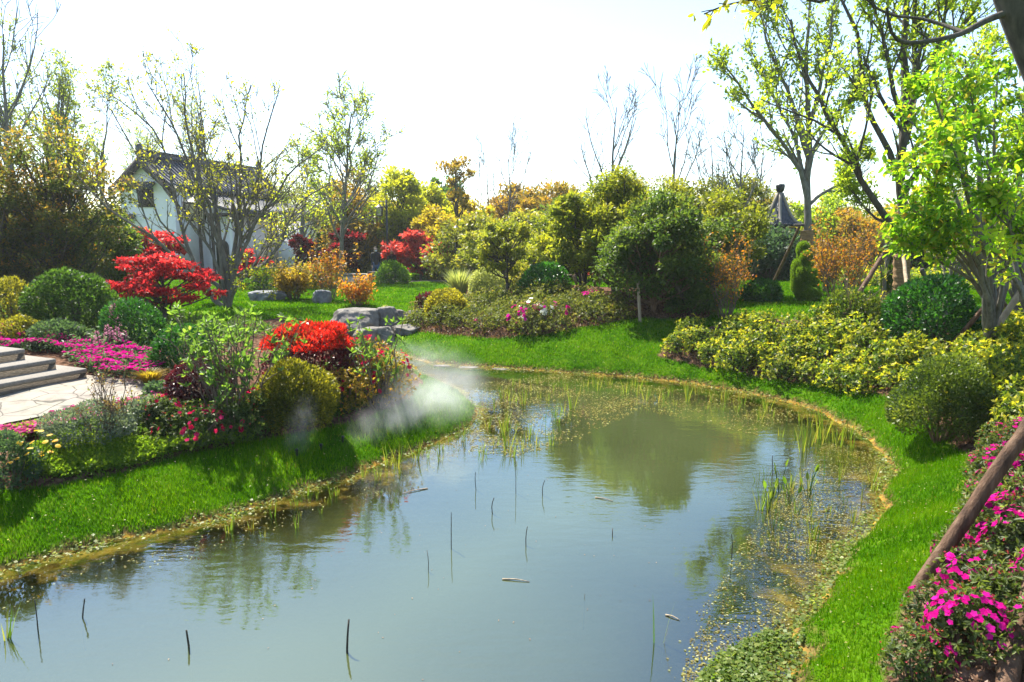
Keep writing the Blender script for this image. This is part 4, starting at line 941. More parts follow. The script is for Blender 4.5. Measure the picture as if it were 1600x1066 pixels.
# ------------------------------------------------------------------ flower carpets and ground cover (countless)
def carpet(name, label, cat, poly, z, n, leaf, fl, nf, fs, seed, hh=.22, ln=.05, flat=True, leafw=.4):
    g = np.random.default_rng(seed); poly = np.asarray(poly); lo, hi = poly.min(0), poly.max(0)
    def pick(k):
        C = g.uniform(lo, hi, (k * 5, 2)); return C[sdist(C, poly) < g.normal(-.02, .03, len(C))][:k]
    C = pick(n); bump = .75 + .25 * np.sin(C[:, 0] * 5 + np.sin(C[:, 1] * 4) * 2) * np.sin(C[:, 1] * 6.3)
    P = np.stack([C[:, 0], C[:, 1], H(C[:, 0], C[:, 1]) + hh * bump * g.random(len(C)) ** .5], 1); N = len(P)
    l = ln * g.uniform(.6, 1.25, N)
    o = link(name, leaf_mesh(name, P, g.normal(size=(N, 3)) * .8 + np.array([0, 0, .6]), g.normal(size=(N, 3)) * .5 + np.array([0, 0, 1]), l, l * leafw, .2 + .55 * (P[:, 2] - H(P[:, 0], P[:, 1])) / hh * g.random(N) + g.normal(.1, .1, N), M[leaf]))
    tag(o, label, cat, kind='stuff')
    if nf:
        C = pick(nf); bump = .75 + .25 * np.sin(C[:, 0] * 5 + np.sin(C[:, 1] * 4) * 2) * np.sin(C[:, 1] * 6.3)
        Q = np.stack([C[:, 0], C[:, 1], H(C[:, 0], C[:, 1]) + hh * bump * g.uniform(.95, 1.15, len(C))], 1)
        me = flower_mesh('blossoms', Q, g.normal(size=Q.shape) * (.2 if flat else .5) + np.array([0, -.1, 1]), fs * g.uniform(.7, 1.3, len(Q)), M[fl], seed + 1, 6, .1)
        b = link('blossoms', me, o); b['kind'] = 'stuff'
    return o
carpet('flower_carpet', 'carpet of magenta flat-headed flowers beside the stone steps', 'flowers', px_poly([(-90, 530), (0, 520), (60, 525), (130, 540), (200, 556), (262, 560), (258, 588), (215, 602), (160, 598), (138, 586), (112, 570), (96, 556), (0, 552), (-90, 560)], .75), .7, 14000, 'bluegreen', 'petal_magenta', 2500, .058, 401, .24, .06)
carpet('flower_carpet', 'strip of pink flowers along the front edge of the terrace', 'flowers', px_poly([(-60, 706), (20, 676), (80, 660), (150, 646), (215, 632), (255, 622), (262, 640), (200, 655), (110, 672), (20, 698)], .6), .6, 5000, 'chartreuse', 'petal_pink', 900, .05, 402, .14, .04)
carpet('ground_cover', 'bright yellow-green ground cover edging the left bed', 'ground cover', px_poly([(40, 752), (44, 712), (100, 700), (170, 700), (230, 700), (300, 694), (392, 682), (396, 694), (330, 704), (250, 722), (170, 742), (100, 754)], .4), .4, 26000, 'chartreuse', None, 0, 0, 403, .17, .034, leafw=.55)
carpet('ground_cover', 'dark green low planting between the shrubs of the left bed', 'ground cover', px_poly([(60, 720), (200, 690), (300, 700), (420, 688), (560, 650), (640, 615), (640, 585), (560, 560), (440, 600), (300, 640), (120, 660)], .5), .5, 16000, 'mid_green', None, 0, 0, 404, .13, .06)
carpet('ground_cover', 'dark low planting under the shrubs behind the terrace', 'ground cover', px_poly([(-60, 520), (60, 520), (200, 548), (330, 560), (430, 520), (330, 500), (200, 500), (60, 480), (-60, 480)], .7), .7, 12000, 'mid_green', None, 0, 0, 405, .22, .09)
carpet('leaf_litter', 'dead brown leaves and mulch along the edge of the hedge bed', 'leaf litter', px_poly([(1026, 556), (1150, 577), (1280, 598), (1400, 624), (1460, 668), (1500, 700), (1560, 690), (1420, 520), (1045, 540)], .5), .5, 7000, 'litter', None, 0, 0, 406, .03, .04)
carpet('leaf_litter', 'brown mulch leaves under the azalea bed across the pond', 'leaf litter', px_poly([(630, 514), (690, 527), (770, 532), (850, 527), (930, 512), (990, 499), (1110, 503), (1110, 480), (900, 490), (690, 500)], .7), .7, 5000, 'litter', None, 0, 0, 407, .03, .06)
carpet('leaf_litter', 'brown fallen leaves on the soil of the lower right bed', 'leaf litter', AZN, .4, 5000, 'litter', None, 0, 0, 408, .025, .035)
def flecks():
    g = np.random.default_rng(12); P = np.stack([g.uniform(-7, 8, 60000), g.uniform(3.3, 17, 60000)], 1); P = P[in_view(P)]; P = P[sdist(P, POND) > .05]
    for b in BEDS: P = P[sdist(P, b) > .05]
    P = P[~inside(P, TERR)][:2600]; N = len(P); z = H(P[:, 0], P[:, 1]) + .035 + .012 * g.random(N); l = g.uniform(.008, .024, N)
    o = link('lawn_flecks', leaf_mesh('lawn_flecks', np.stack([P[:, 0], P[:, 1], z], 1), g.normal(size=(N, 3)) * [1, 1, .3], g.normal(size=(N, 3)) * .3 + [0, 0, 1], l, l * .7, g.normal(.55, .3, N), M['weed']))
    tag(o, 'small pale fallen petals and clover specks scattered over the lawns', 'petals', kind='stuff')
flecks()
# daisies at the left edge
dz = thing('daisy_clump', gp(30, 745), 'clump of orange-yellow daisies at the left edge of the left bed', 'flowers')
g = np.random.default_rng(9); q = np.stack([g.uniform(-.45, .35, 26), g.uniform(-.3, .3, 26), g.uniform(.2, .42, 26)], 1)
link('blossoms', flower_mesh('blossoms', q, g.normal(size=q.shape) * .3 + np.array([0, -.4, 1]), np.full(26, .05), M['petal_yellow'], 9, 9, .05), dz)
Pst = np.stack([np.stack([q[:, 0] * .6, q[:, 1] * .6, np.full(26, -.05)], 1), q * .98], 1); V, qq = tubes_geo(Pst, np.full((26, 2), .004), 4)
link('stem', mesh('stem', V, [qq], [M['reed']]), dz)
# lupin-like pink flower spikes
def spikes(px, pyb, label, tips, seed):
    p = gp(px, pyb); s = mpp(p); g = np.random.default_rng(seed); t = thing('flower_spike_plant', p, label, 'flower', 'pink flower spike plants'); MBs = []
    L = []; S = []
    for (tx, ty) in tips:
        tp = at(tx, ty, p[1]) - p; tp[1] += g.uniform(-.12, .12); hl = .42
        n = 150; z = g.random(n); a = g.uniform(0, 6.28, n); r = .07 * (1 - z) ** .6 + .01
        c = tp * (1) + np.array([0, 0, -hl]); Lp = np.stack([c[0] + r * np.cos(a) * .6, c[1] + r * np.sin(a) * .6, c[2] + z * hl], 1)
        L.append((Lp, np.stack([np.cos(a), np.sin(a), np.full(n, .5)], 1), .065 * (1.1 - .75 * z), z)); S.append(np.array([[tp[0] * .5, tp[1] * .5, -.05], [tp[0] * .9, tp[1], tp[2] * .5], tp]))
    P = np.concatenate([l[0] for l in L]); A = np.concatenate([l[1] for l in L]); l_ = np.concatenate([l[2] for l in L]); z = np.concatenate([l[3] for l in L])
    link('blossoms', leaf_mesh('blossoms', P, A, np.broadcast_to([0, 0, 1.], P.shape), l_, l_ * .8, .9 - .4 * z, M['petal_pale']), t)
    V, q_ = tubes_geo(np.array(S), np.full((len(S), 3), .008), 5); link('stem', mesh('stem', V, [q_], [M['reed']]), t)
    n = 300; d = g.normal(size=(n, 3)) * np.array([.2, .2, .1]) + np.array([0, 0, .15]); link('foliage', leaf_mesh('foliage', d, g.normal(size=(n, 3)), g.normal(size=(n, 3)) * .4 + np.array([0, 0, 1]), np.full(n, .1), .03, g.normal(.4, .2, n), M['bluegreen']), t)
spikes(166, 548, 'three tall pink flower spikes left of the red maple', [(168, 478), (178, 474), (160, 508)], 51)
spikes(182, 556, 'cluster of lower pink flower spikes among the magenta carpet', [(165, 508), (174, 512), (186, 510), (194, 516), (157, 516)], 52)
# grass clumps
def grass_clump(name, label, px, pyb, top, wpx, leaf, n, seed, wd=.012, arch=.5):
    p = gp(px, pyb); h, cr, s = size_at(p, top, wpx); g = np.random.default_rng(seed)
    a = g.uniform(0, 6.28, n); t = np.linspace(0, 1, 4); hh = h * g.uniform(.6, 1.05, n); e = cr * g.uniform(.2, 1, n)
    X = e[:, None] * (.25 + .75 * t ** 1.8) * np.cos(a)[:, None]; Y = e[:, None] * (.25 + .75 * t ** 1.8) * np.sin(a)[:, None]; Z = hh[:, None] * (t - arch * .4 * t ** 3) - .03
    C = np.stack([X, Y, Z], -1); S = np.stack([-np.sin(a), np.cos(a), a * 0], 1)[:, None, :] * (wd * np.array([1, .9, .6, .05]))[None, :, None]
    V = np.stack([C - S, C + S], 2); idx = np.arange(n * 8).reshape(n, 4, 2)
    q = np.stack([idx[:, :-1, 0], idx[:, :-1, 1], idx[:, 1:, 1], idx[:, 1:, 0]], -1).reshape(-1, 4)
    me = mesh(name, V.reshape(-1, 3), [q], [M[leaf]], {'tint': ('FACE', np.repeat(g.normal(.45, .2, n).clip(0, 1), 3))})
    o = link(name, me, None, tuple(p)); return tag(o, label, 'grass clump')
grass_clump('tall_grass_clump', 'clump of tall pale green grass behind the yellow ball', 718, 466, 408, 74, 'variegated', 500, 61, .018)
grass_clump('amber_grass_clump', 'tuft of amber-yellow grass at the corner of the terrace', 236, 602, 560, 66, 'amber_grass', 500, 62, .009, .9)
grass_clump('tall_grass_clump', 'tuft of green grass on the bank beside the cascade', 566, 512, 478, 26, 'variegated', 120, 63, .014)

# ------------------------------------------------------------------ rocks
def rock(label, px, pyb, wpx, hpx, mat, seed, depth=.8, name='boulder', flat=.0, group=None, sink=.15):
    p = gp(px, pyb); s = mpp(p); bm = bmesh.new(); bmesh.ops.create_icosphere(bm, subdivisions=5, radius=1)
    o = Vector((seed * 3.1, seed * 1.7, seed * .9))
    rg = np.random.default_rng(seed + 400); planes = [(Vector(unit(rg.normal(size=3) * [1, 1, .8])), rg.uniform(.66, .95)) for _ in range(16)]
    for v in bm.verts:
        c = v.co.normalized()
        fm = min([1.0] + [dd / max(1e-3, c.dot(nn)) for nn, dd in planes if c.dot(nn) > .3]); f = fm * (1 + .1 * mnoise.noise(c * 1.4 + o) + .07 * mnoise.noise(c * 4 + o) + .045 * mnoise.noise(c * 9 + o) + .02 * mnoise.noise(c * 22 + o)) if True else 1 + .32 * mnoise.noise(c * 1.4 + o) + .16 * mnoise.noise(c * 3.2 + o) + .06 * mnoise.noise(c * 8 + o) + .02 * mnoise.noise(c * 22 + o)
        c2 = c * f; c2.z = max(c2.z, -.45); c2.z = c2.z if c2.z < .75 - flat else (.75 - flat) + (c2.z - .75 + flat) * .35
        v.co = Vector((c2.x * wpx * s / 2, c2.y * wpx * s / 2 * depth, (c2.z + .45 - sink) * hpx * s / 1.15))
    for f in bm.faces: f.smooth = True
    me = bpy.data.meshes.new(name); bm.to_mesh(me); bm.free(); me.materials.append(M[mat])
    ob = link(name, me, None, tuple(p)); return tag(ob, label, 'rock', group)
GRK = 'cascade rocks'
rock('long blue-grey boulder behind the bare-stemmed shrub', 416, 469, 66, 18, 'rock_blue', 1, flat=.25, group='boulders on the left lawn')
rock('dark pitted boulder among the brown shrubs', 504, 474, 34, 21, 'rock_blue', 2, group='boulders on the left lawn')
rock('broad flat-topped cream rock at the head of the cascade', 560, 518, 92, 40, 'rock', 3, flat=.1, group=GRK)
rock('dark upright rock in the middle of the cascade', 606, 514, 44, 36, 'rock', 4, group=GRK)
rock('wet grey rock at the foot of the cascade', 584, 544, 70, 36, 'rock', 5, group=GRK)
rock('low rock slab where the stream meets the lawn', 636, 520, 52, 14, 'rock', 6, group=GRK)
rock('pale rock on the lawn edge left of the purple ball', 648, 502, 30, 18, 'rock', 7, group=GRK)
rock('small mossy rock beside the upright cascade rock', 622, 500, 26, 16, 'rock', 8, group=GRK)
rock('pale stone among the plants below the cream-edged ball', 738, 492, 26, 14, 'rock', 9)
for i, (px, py, w) in enumerate(((654, 571, 26), (690, 574, 34), (734, 577, 40), (782, 580, 32))):
    rock(('low edging stone at the misty end of the pond', 'second low edging stone from the mist along the far bank', 'long low edging stone on the far bank', 'edging stone at the right of the far bank row')[i], px, py, w, 6, 'rock', 20 + i, .5, 'edging_stone', .3, 'edging stones of the far bank', .3)

# ------------------------------------------------------------------ traced trees: main limbs, then grown branches
def limb_tree(name, label, base_px, Y, limbs, leaf=None, seed=1, bark='bark_grey', k1=5, k2=6, k3=0, per=6, lnpx=5, group=None, base=None, tint=(.55, .18), spread=.7, up=.35, wd=.5, droop=.2, minr=.004, six=False, tr2=(.25, 1), lf1=(.22, .42), fan=1):
    """limbs: list of (pixel polyline with depth offsets, r0 px, r1 px)"""
    p = gp(*base_px) if base is None else base; Y = p[1]; g = np.random.default_rng(seed)
    sets = []; LP = []; LR = []
    for pts, r0, r1, dz in limbs:
        W_ = []
        for i, (x, y) in enumerate(pts):
            f = i / (len(pts) - 1); W_.append(at(x, y, Y + dz * f ** 1.2) - p)
        if pts[0] == base_px: W_[0][2] = -.1
        s = mpp(p); n = 14; P, Rr = limb(W_, r0 * s, r1 * s, n)
        P[1:-1] += g.normal(0, .004 * np.linalg.norm(P[-1] - P[0]), (n - 2, 3)); LP.append(P); LR.append(Rr)
    LP = np.array(LP); LR = np.array(LR); sets.append((LP, LR, 9))
    A, AR = grow(LP, LR, k1, g, lf1, tr2, .85, spread, up, 7, .1, .62, .05); sets.append((A, AR, 6))
    B, BR = grow(A, AR, k2, g, (.3, .55), (.2, 1), .85, .7, .2, 5, .12, .65, .03); sets.append((B, BR, 4)); T = [B]
    B0, BR0 = grow(LP, LR, k1 + 2, g, (.08, .18), (max(.3, tr2[0]), 1), .8, .8, .3, 5, .12, .4, .03); sets.append((B0, BR0, 4)); T.append(B0)
    if k3:
        C, CR = grow(B, BR, k3, g, (.4, .7), (.2, 1), .8, .7, .1, 5, .12, .7); sets.append((C, CR, 4)); T = [C, B0]
    root = thing(name, p, label, 'tree', group)
    link('trunk', tube_mesh('trunk', sets, M[bark], minr), root)
    if leaf: link('crown', twig_leaves('crown', np.concatenate(T), per, g, lnpx * s, M[leaf], wd, lnpx * s * .6, tint, droop, up=.3, six=six, fan=fan), root)
    return root
bb = (356, 480)
limb_tree('bare_tree', 'wide multi-stemmed bare tree with few yellow-green leaves in front of the house', bb, 0, [
    ([bb, (350, 450), (326, 434), (294, 423), (268, 397), (250, 378), (221, 357), (202, 350), (176, 331), (140, 300), (112, 262)], 4.34, .7, -2.0),
    ([bb, (340, 476), (322, 462), (318, 436), (305, 405), (284, 368), (276, 318), (268, 268), (258, 234), (242, 198), (205, 167), (165, 143)], 4.34, .7, 1.0),
    ([bb, (357, 431), (334, 358), (318, 321), (305, 287), (292, 242), (270, 198), (250, 159), (230, 129)], 4.96, .7, -.6),
    ([bb, (360, 423), (368, 358), (378, 297), (378, 252), (372, 204), (388, 162), (392, 132)], 4.96, .7, .5),
    ([bb, (352, 420), (338, 340), (322, 260), (311, 183), (312, 164), (309, 129)], 4.34, .7, 1.6),
    ([bb, (345, 410), (330, 330), (300, 250), (290, 178), (287, 114)], 3.72, .7, -1.4),
    ([bb, (365, 418), (386, 384), (394, 347), (420, 329), (439, 287), (465, 255), (505, 229)], 4.34, .7, -.8),
    ([bb, (365, 428), (386, 421), (407, 423), (418, 410), (444, 371), (460, 358), (489, 350), (516, 340)], 3.72, .7, 1.0),
    ([bb, (366, 440), (400, 418), (423, 410), (442, 368), (465, 316), (499, 295), (544, 279)], 3.72, .7, 1.8),
    ([bb, (362, 425), (376, 389), (381, 310), (402, 279), (415, 268), (410, 245), (404, 230), (424, 189), (436, 142)], 3.72, .7, -1.0),
    ([bb, (366, 446), (384, 446), (398, 438), (410, 442)], 2.48, .7, -1.2),
    ([bb, (350, 456), (338, 400), (262, 300), (215, 250), (190, 198), (172, 170)], 3.10, .7, -1.6)],
    'yellow_green', 501, 'bark_grey', k1=8, k2=5, k3=3, per=3, lnpx=5.4, tint=(.4, .2), minr=.0065, lf1=(.2, .42))
b2_ = (1260, 452)
T2 = limb_tree('braced_tree', 'slender braced tree with straw bandage and open green crown beside the topiary', b2_, 0, [
    ([b2_, (1261, 400), (1262, 338), (1261, 300), (1263, 240), (1262, 195), (1265, 150), (1261, 113), (1258, 56), (1265, 0), (1268, -40)], 7.5, 1.5, .4),
    ([(1262, 330), (1256, 270), (1231, 236), (1205, 199), (1175, 165), (1156, 131), (1141, 113), (1122, 94)], 4.5, 1, -1.2),
    ([(1262, 240), (1256, 195), (1231, 150), (1220, 113), (1201, 75), (1188, 20), (1180, -20)], 4, 1, .8),
    ([(1261, 300), (1250, 240), (1232, 190), (1205, 150), (1180, 90), (1165, 60)], 3.5, 1, 1.5),
    ([(1262, 280), (1269, 236), (1288, 203), (1310, 173), (1340, 139), (1362, 100)], 4, 1, -1.0),
    ([(1262, 322), (1288, 300), (1310, 289), (1330, 268), (1345, 240)], 3.2, 1, 1.0),
    ([(1262, 210), (1275, 160), (1290, 100), (1300, 30), (1310, -30)], 3.5, 1, -.8)],
    'spring', 502, 'bark_grey', k1=8, k2=6, per=9, lnpx=7.4, tint=(.35, .2), minr=.007, droop=.15, group='braced trees of the right bank', fan=2)
b3_ = (1408, 500)
T3 = limb_tree('braced_tree', 'tall braced tree with thick straw-wrapped trunk behind the glossy ball bush', b3_, 0, [
    ([b3_, (1408, 440), (1409, 375), (1411, 300), (1408, 225), (1419, 150), (1411, 75), (1419, 0), (1424, -60)], 10.5, 3.5, .3),
    ([(1408, 372), (1397, 353), (1363, 308), (1333, 259), (1310, 210), (1295, 188), (1276, 150), (1250, 94), (1236, 30)], 6, 1.5, -.8),
    ([(1411, 290), (1397, 251), (1363, 195), (1352, 143), (1348, 86), (1333, 38), (1314, 0), (1296, -50)], 5.5, 1.6, .8),
    ([(1412, 190), (1397, 154), (1385, 75), (1370, 22), (1356, -30)], 4.5, 1.5, -.5),
    ([(1416, 190), (1430, 131), (1430, 56), (1427, 15), (1442, -40)], 5, 2, 1.2),
    ([(1420, 170), (1437, 131), (1460, 94), (1475, 38), (1480, -30)], 4, 1.5, -1.0),
    ([(1440, 128), (1457, 105), (1498, 49), (1532, 0), (1560, -50)], 3.5, 1.2, .5),
    ([(1398, 352), (1372, 345), (1345, 318), (1328, 290), (1322, 270)], 2.5, .8, .8),
    ([(1412, 260), (1440, 220), (1475, 170), (1510, 120), (1540, 60)], 3.5, 1.2, 1.2)],
    'spring', 503, 'bark', k1=9, k2=6, per=9, lnpx=7.4, tint=(.4, .2), minr=.005, group='braced trees of the right bank', droop=.25, fan=2)
def wrap(root, px0, px1, rpx, seed, mat='straw'):
    p = np.array(root.location); s = mpp(p); a = at(*px0, p[1]) - p; b = at(*px1, p[1]) - p
    n = 30; t = np.linspace(0, 1, n)[:, None]; P = a + (b - a) * t; g = np.random.default_rng(seed)
    MB().tube(P, rpx * s * (1 + .06 * np.sin(np.arange(n) * 2.1) + g.normal(0, .025, n)), 14).build('straw_wrap', M[mat], root, True)
wrap(T3, (1409, 398), (1408, 502), 11.8, 5); wrap(T2, (1261, 360), (1261, 386), 9.5, 6)
fr = [(-.25, -14, 120), (.2, 10, 130)]
def fringe(root, px, py, n, seed):
    p = np.array(root.location); s = mpp(p); c = at(px, py, p[1]) - p; g = np.random.default_rng(seed)
    a = g.uniform(0, 6.28, n); t = np.linspace(0, 1, 5); r = 8 * s
    P = np.stack([c[0] + (r * (1 + .3 * t)) * np.cos(a)[:, None], c[1] + (r * (1 + .3 * t)) * np.sin(a)[:, None], c[2] - (g.uniform(14, 34, n) * s)[:, None] * t], -1)
    V, q = tubes_geo(P, np.full((n, 5), .012), 4); link('straw_fringe', mesh('straw_fringe', V, [q], [M['straw']]), root)
fringe(T2, 1261, 384, 40, 7)

# bright green leafy tree on the right
b4_ = (1548, 560)
tips = [(1436, 130, -1.0), (1424, 190, .6), (1420, 258, -1.2), (1428, 330, -1.0), (1446, 356, -.6), (1420, 376, -.9), (1462, 110, .8), (1508, 92, -.4), (1560, 104, .8), (1622, 170, -.8), (1480, 220, -1.6), (1520, 180, 1.2), (1480, 340, -1.2),
        (1560, 280, -1.3), (1630, 300, .5), (1600, 350, -1.0), (1660, 220, .2), (1450, 296, 1.0), (1530, 320, .8), (1456, 170, 1.2), (1590, 200, 1.4)]
limbs4 = []
g4 = np.random.default_rng(14)
for i, (x, y, dz) in enumerate(tips):
    sx = b4_[0] + g4.uniform(-14, 14); f = g4.uniform(.3, .5)
    limbs4.append(([b4_, (1546 + (sx - 1548) * .4, 520), (sx, 480), (sx + (x - sx) * f, 470 + (y - 470) * (f + .12)), (x + (sx - x) * .25, y + 26), (x, y)], 5.5, 1.0, dz))
limb_tree('leafy_tree', 'bright green large-leaved tree on the right, branching low above the hedge', b4_, 0, limbs4, 'bright', 504, 'bark_grey', k1=6, k2=5, per=7, lnpx=11.5, tint=(.4, .25), minr=.004, six=True, droop=.7, wd=.42, up=.15, fan=2, lf1=(.09, .18), tr2=(.72, 1))
b5_ = (1622, 566)
limb_tree('leafy_tree', 'second bright green tree cut by the right edge of the photo', b5_, 0, [([b5_, (1618, 500), (1600, 420), (1560, 300), (1540, 250)], 6, 1.2, -.8), ([b5_, (1626, 500), (1640, 380), (1650, 200)], 7, 1.2, .5), ([b5_, (1614, 500), (1590, 440), (1560, 400), (1536, 376)], 5, 1, -.8),
    ([b5_, (1610, 500), (1580, 400), (1600, 250), (1600, 150)], 6, 1.2, 1.0), ([b5_, (1622, 480), (1604, 400), (1580, 330)], 4, 1, -.5)], 'bright', 505, 'bark_grey', k1=7, k2=5, per=2, lnpx=12.5, six=True, droop=.6, wd=.42, fan=2, tr2=(.62, 1), lf1=(.1, .2))
# grey-stemmed shrubs and trunks behind it
for i, (px, pyb, top, w, lb) in enumerate(((1478, 500, 330, 90, 'grey multi-stemmed shrub tree behind the glossy ball bush'), (1590, 516, 300, 120, 'tangled grey-stemmed shrub tree at the right edge behind the props'), (1380, 470, 350, 70, 'thin-stemmed shrub behind the wrapped trunk'))):
    p = gp(px, pyb); h, cr, s = size_at(p, top, w)
    put_tree('shrub_tree', lb, 'tree', p, branch_tree_meshes(h, .8, 520 + i, 5, M['bark_grey'], .05, M['spring'], 9 * s, 1, 4, 3, .2, .5, multi=3), 'grey-stemmed shrub trees')
# near tree at the upper right: trunk leans in from beyond the right edge
b6 = np.array([4.15, 4.5, float(H(4.15, 4.5))])
def wpx(pts, Y=4.5): return [at(x, y, Y + (dz if dz else 0)) - b6 for x, y, *r in pts for dz in [r[0] if r else 0]]
def near_tree():
    t = thing('leaning_tree', b6, 'thick leaning trunk of a near tree crossing the upper right corner', 'tree'); sets = []
    T, Rr = limb([np.array([0, 0, -.1])] + wpx([(1736, 560), (1716, 360), (1674, 210), (1630, 110), (1600, 40), (1574, -30), (1540, -140), (1510, -260)]), .165, .09, 18)
    Br, BRr = limb(wpx([(1586, 16), (1560, 24), (1532, 36, -.1), (1505, 53, -.15), (1457, 64, -.25), (1408, 69, -.3), (1393, 60, -.32), (1389, 41, -.34), (1386, 12, -.36)]), .024, .008, 18)
    B2, B2r = limb(wpx([(1507, 51, -.14), (1475, 39, 0), (1438, 28, .1), (1400, 26, .15), (1370, 14, .2), (1345, -10, .2)]), .013, .006, 18)
    B3, B3r = limb(wpx([(1330, -60, -.3), (1290, -20, -.35), (1240, -12, -.4), (1175, 0, -.4), (1134, 7, -.4), (1100, 22, -.4)]), .012, .004, 18)
    B4, B4r = limb(wpx([(1550, -80), (1450, -70, -.2), (1340, -30, -.3), (1295, 0, -.3), (1284, 9, -.3), (1261, -1, -.3)]), .028, .008, 18)
    g = np.random.default_rng(6); LP = np.array([T, Br, B2, B3, B4]); LR = np.array([Rr, BRr, B2r, B3r, B4r]); sets.append((LP, LR, 14))
    A, AR = grow(LP[1:3], LR[1:3], 4, g, (.12, .3), (.4, 1), .8, .6, .4, 6, .1, .5); sets.append((A, AR, 5))
    A2, AR2 = grow(LP[:1], LR[:1], 5, g, (.12, .2), (.86, 1), .7, .8, .3, 6, .1, .3); sets.append((A2, AR2, 5))
    A3, AR3 = grow(LP[3:4], LR[3:4], 9, g, (.08, .16), (.5, 1), .8, .7, -.2, 5, .1, .6); sets.append((A3, AR3, 5))
    link('trunk', tube_mesh('trunk', sets, M['bark'], .003), t)
    link('crown', twig_leaves('crown', np.concatenate([A2, A3[:, [0, 1, 2, 3, 4, 4]]]), 5, g, .07, M['yellow_green'], .45, .02, (.6, .2), six=True), t)
near_tree()

# ------------------------------------------------------------------ props and stakes
def pole(name, label, p0, p1, r0, r1, mat='pole', group='wooden tree props', seed=1, kn=.06, K=12):
    p0 = np.array(p0, float); p1 = np.array(p1, float); g = np.random.default_rng(seed); n = 22; t = np.linspace(0, 1, n)[:, None]
    P = (p1 - p0) * t; L = np.linalg.norm(p1 - p0); P[1:-1] += g.normal(0, .0011 * L, (n - 2, 3)); P += np.array([0, 0, 1]) * (.012 * L * np.sin(t * pi)) * g.uniform(-1, 1)
    Rr = (r0 + (r1 - r0) * t[:, 0]) * (1 + g.normal(0, kn * .5, n))
    o = MB().tube(P, Rr, K).build(name, M[mat], None, True); o.location = tuple(p0); return tag(o, label, 'prop', group)
q = gp(1413, 928)
pole('tree_prop', 'thick brown prop pole slanting across the azaleas to the right edge', q - [0, 0, .12], (4.0, 4.42, 2.53), .045, .052, seed=1)
pole('tree_prop', 'thick brown prop pole at the lower right corner of the photo', gp(1566, 1100), at(1690, 620, 4.3), .05, .05, seed=2)
def prop(label, a, b, Y, wpx, mat='pole', seed=3, Y1=None, **k):
    p0 = gp(*a) if Y is None else at(*a, Y); p1 = at(*b, Y1 or p0[1]); s = mpp(p0)
    p0 = p0 - (p1 - p0) / np.linalg.norm(p1 - p0) * .1
    return pole('tree_prop', label, p0, p1, wpx * s / 2, wpx * s / 2 * .85, mat, seed=seed, **k)
t3 = np.array(T3.location); t2 = np.array(T2.location)
prop('long brown prop leaning on the wrapped trunk over the hedge bed', (1290, 540), (1400, 366), None, 8.5, seed=4, Y1=t3[1])
prop('pale upright prop standing right beside the wrapped trunk', (1429, 546), (1410, 384), None, 7.5, 'pole_pale', 5, Y1=t3[1] - .3)
prop('brown prop rising from the hedge in front of the bright green tree', (1518, 574), (1600, 448), None, 11, 'pole_pale', 6, Y1=gp(1548, 560)[1])
prop('dark prop crossing behind the bright green tree', (1470, 560), (1582, 430), None, 8, 'pole', 7)
prop('dark prop leaning right behind the bright green tree', (1600, 520), (1510, 392), None, 9, 'pole', 8)
prop('steep grey prop at the right edge behind the tangled shrub', (1612, 500), (1550, 372), None, 8, 'pole', 9)
prop('thin prop leaning left on the straw-bandaged tree', (1206, 446), (1250, 352), None, 4.5, 'pole', 10, Y1=t2[1])
prop('short thin prop behind the straw-bandaged tree', (1244, 448), (1252, 366), None, 3.5, 'pole', 11, Y1=t2[1])
prop('pale peeled stake on the lawn in front of the dark glossy tree', (1000, 503), (997, 440), None, 5.5, 'pole_pale', 12)
prop('dark leaning prop at the right of the dark glossy tree', (1084, 492), (1046, 430), None, 8, 'bark', 13)
prop('short slanting prop at the left of the dark glossy tree', (960, 468), (980, 436), None, 5, 'pole', 14)
prop('dark prop between grey trunks behind the glossy ball bush', (1462, 478), (1440, 420), None, 8, 'bark', 15)
o = MB().tube(np.array([at(1395, 372, t3[1] - .2) - t3, at(1412, 371, t3[1] - .25) - t3]), .055, 8).build('cross_block', M['bark'], None, True); o.location = tuple(t3); tag(o, 'short dark cross block tied to the wrapped trunk', 'block')
o = MB().tube(np.array([at(1241, 352, t2[1]) - t2, at(1272, 351, t2[1]) - t2]), .04, 8).build('cross_block', M['bark'], None, True); o.location = tuple(t2); tag(o, 'thin cross bar tied to the straw-bandaged tree', 'block')
# low rail behind the dark green ball bush
rp = spot(905, 23); ra = thing('timber_rail', rp, 'low timber rail on slanting posts under the gold-green evergreen', 'rail'); s = mpp(rp)
MB().tube(np.array([at(872, 430, 23) - rp, at(934, 431, 23) - rp]), .035, 8).build('rail', M['pole'], ra, True)
for i, x in enumerate((897, 909, 928, 936)):
    pts_ = np.array([at(x + (6 if i < 2 else 2), 452, 23) - rp, at(x - (2 if i < 2 else 0), 428, 23) - rp]); pts_[0][2] = -.05
    MB().tube(pts_, .05, 8).build('post', M['bark_red'], ra, True)

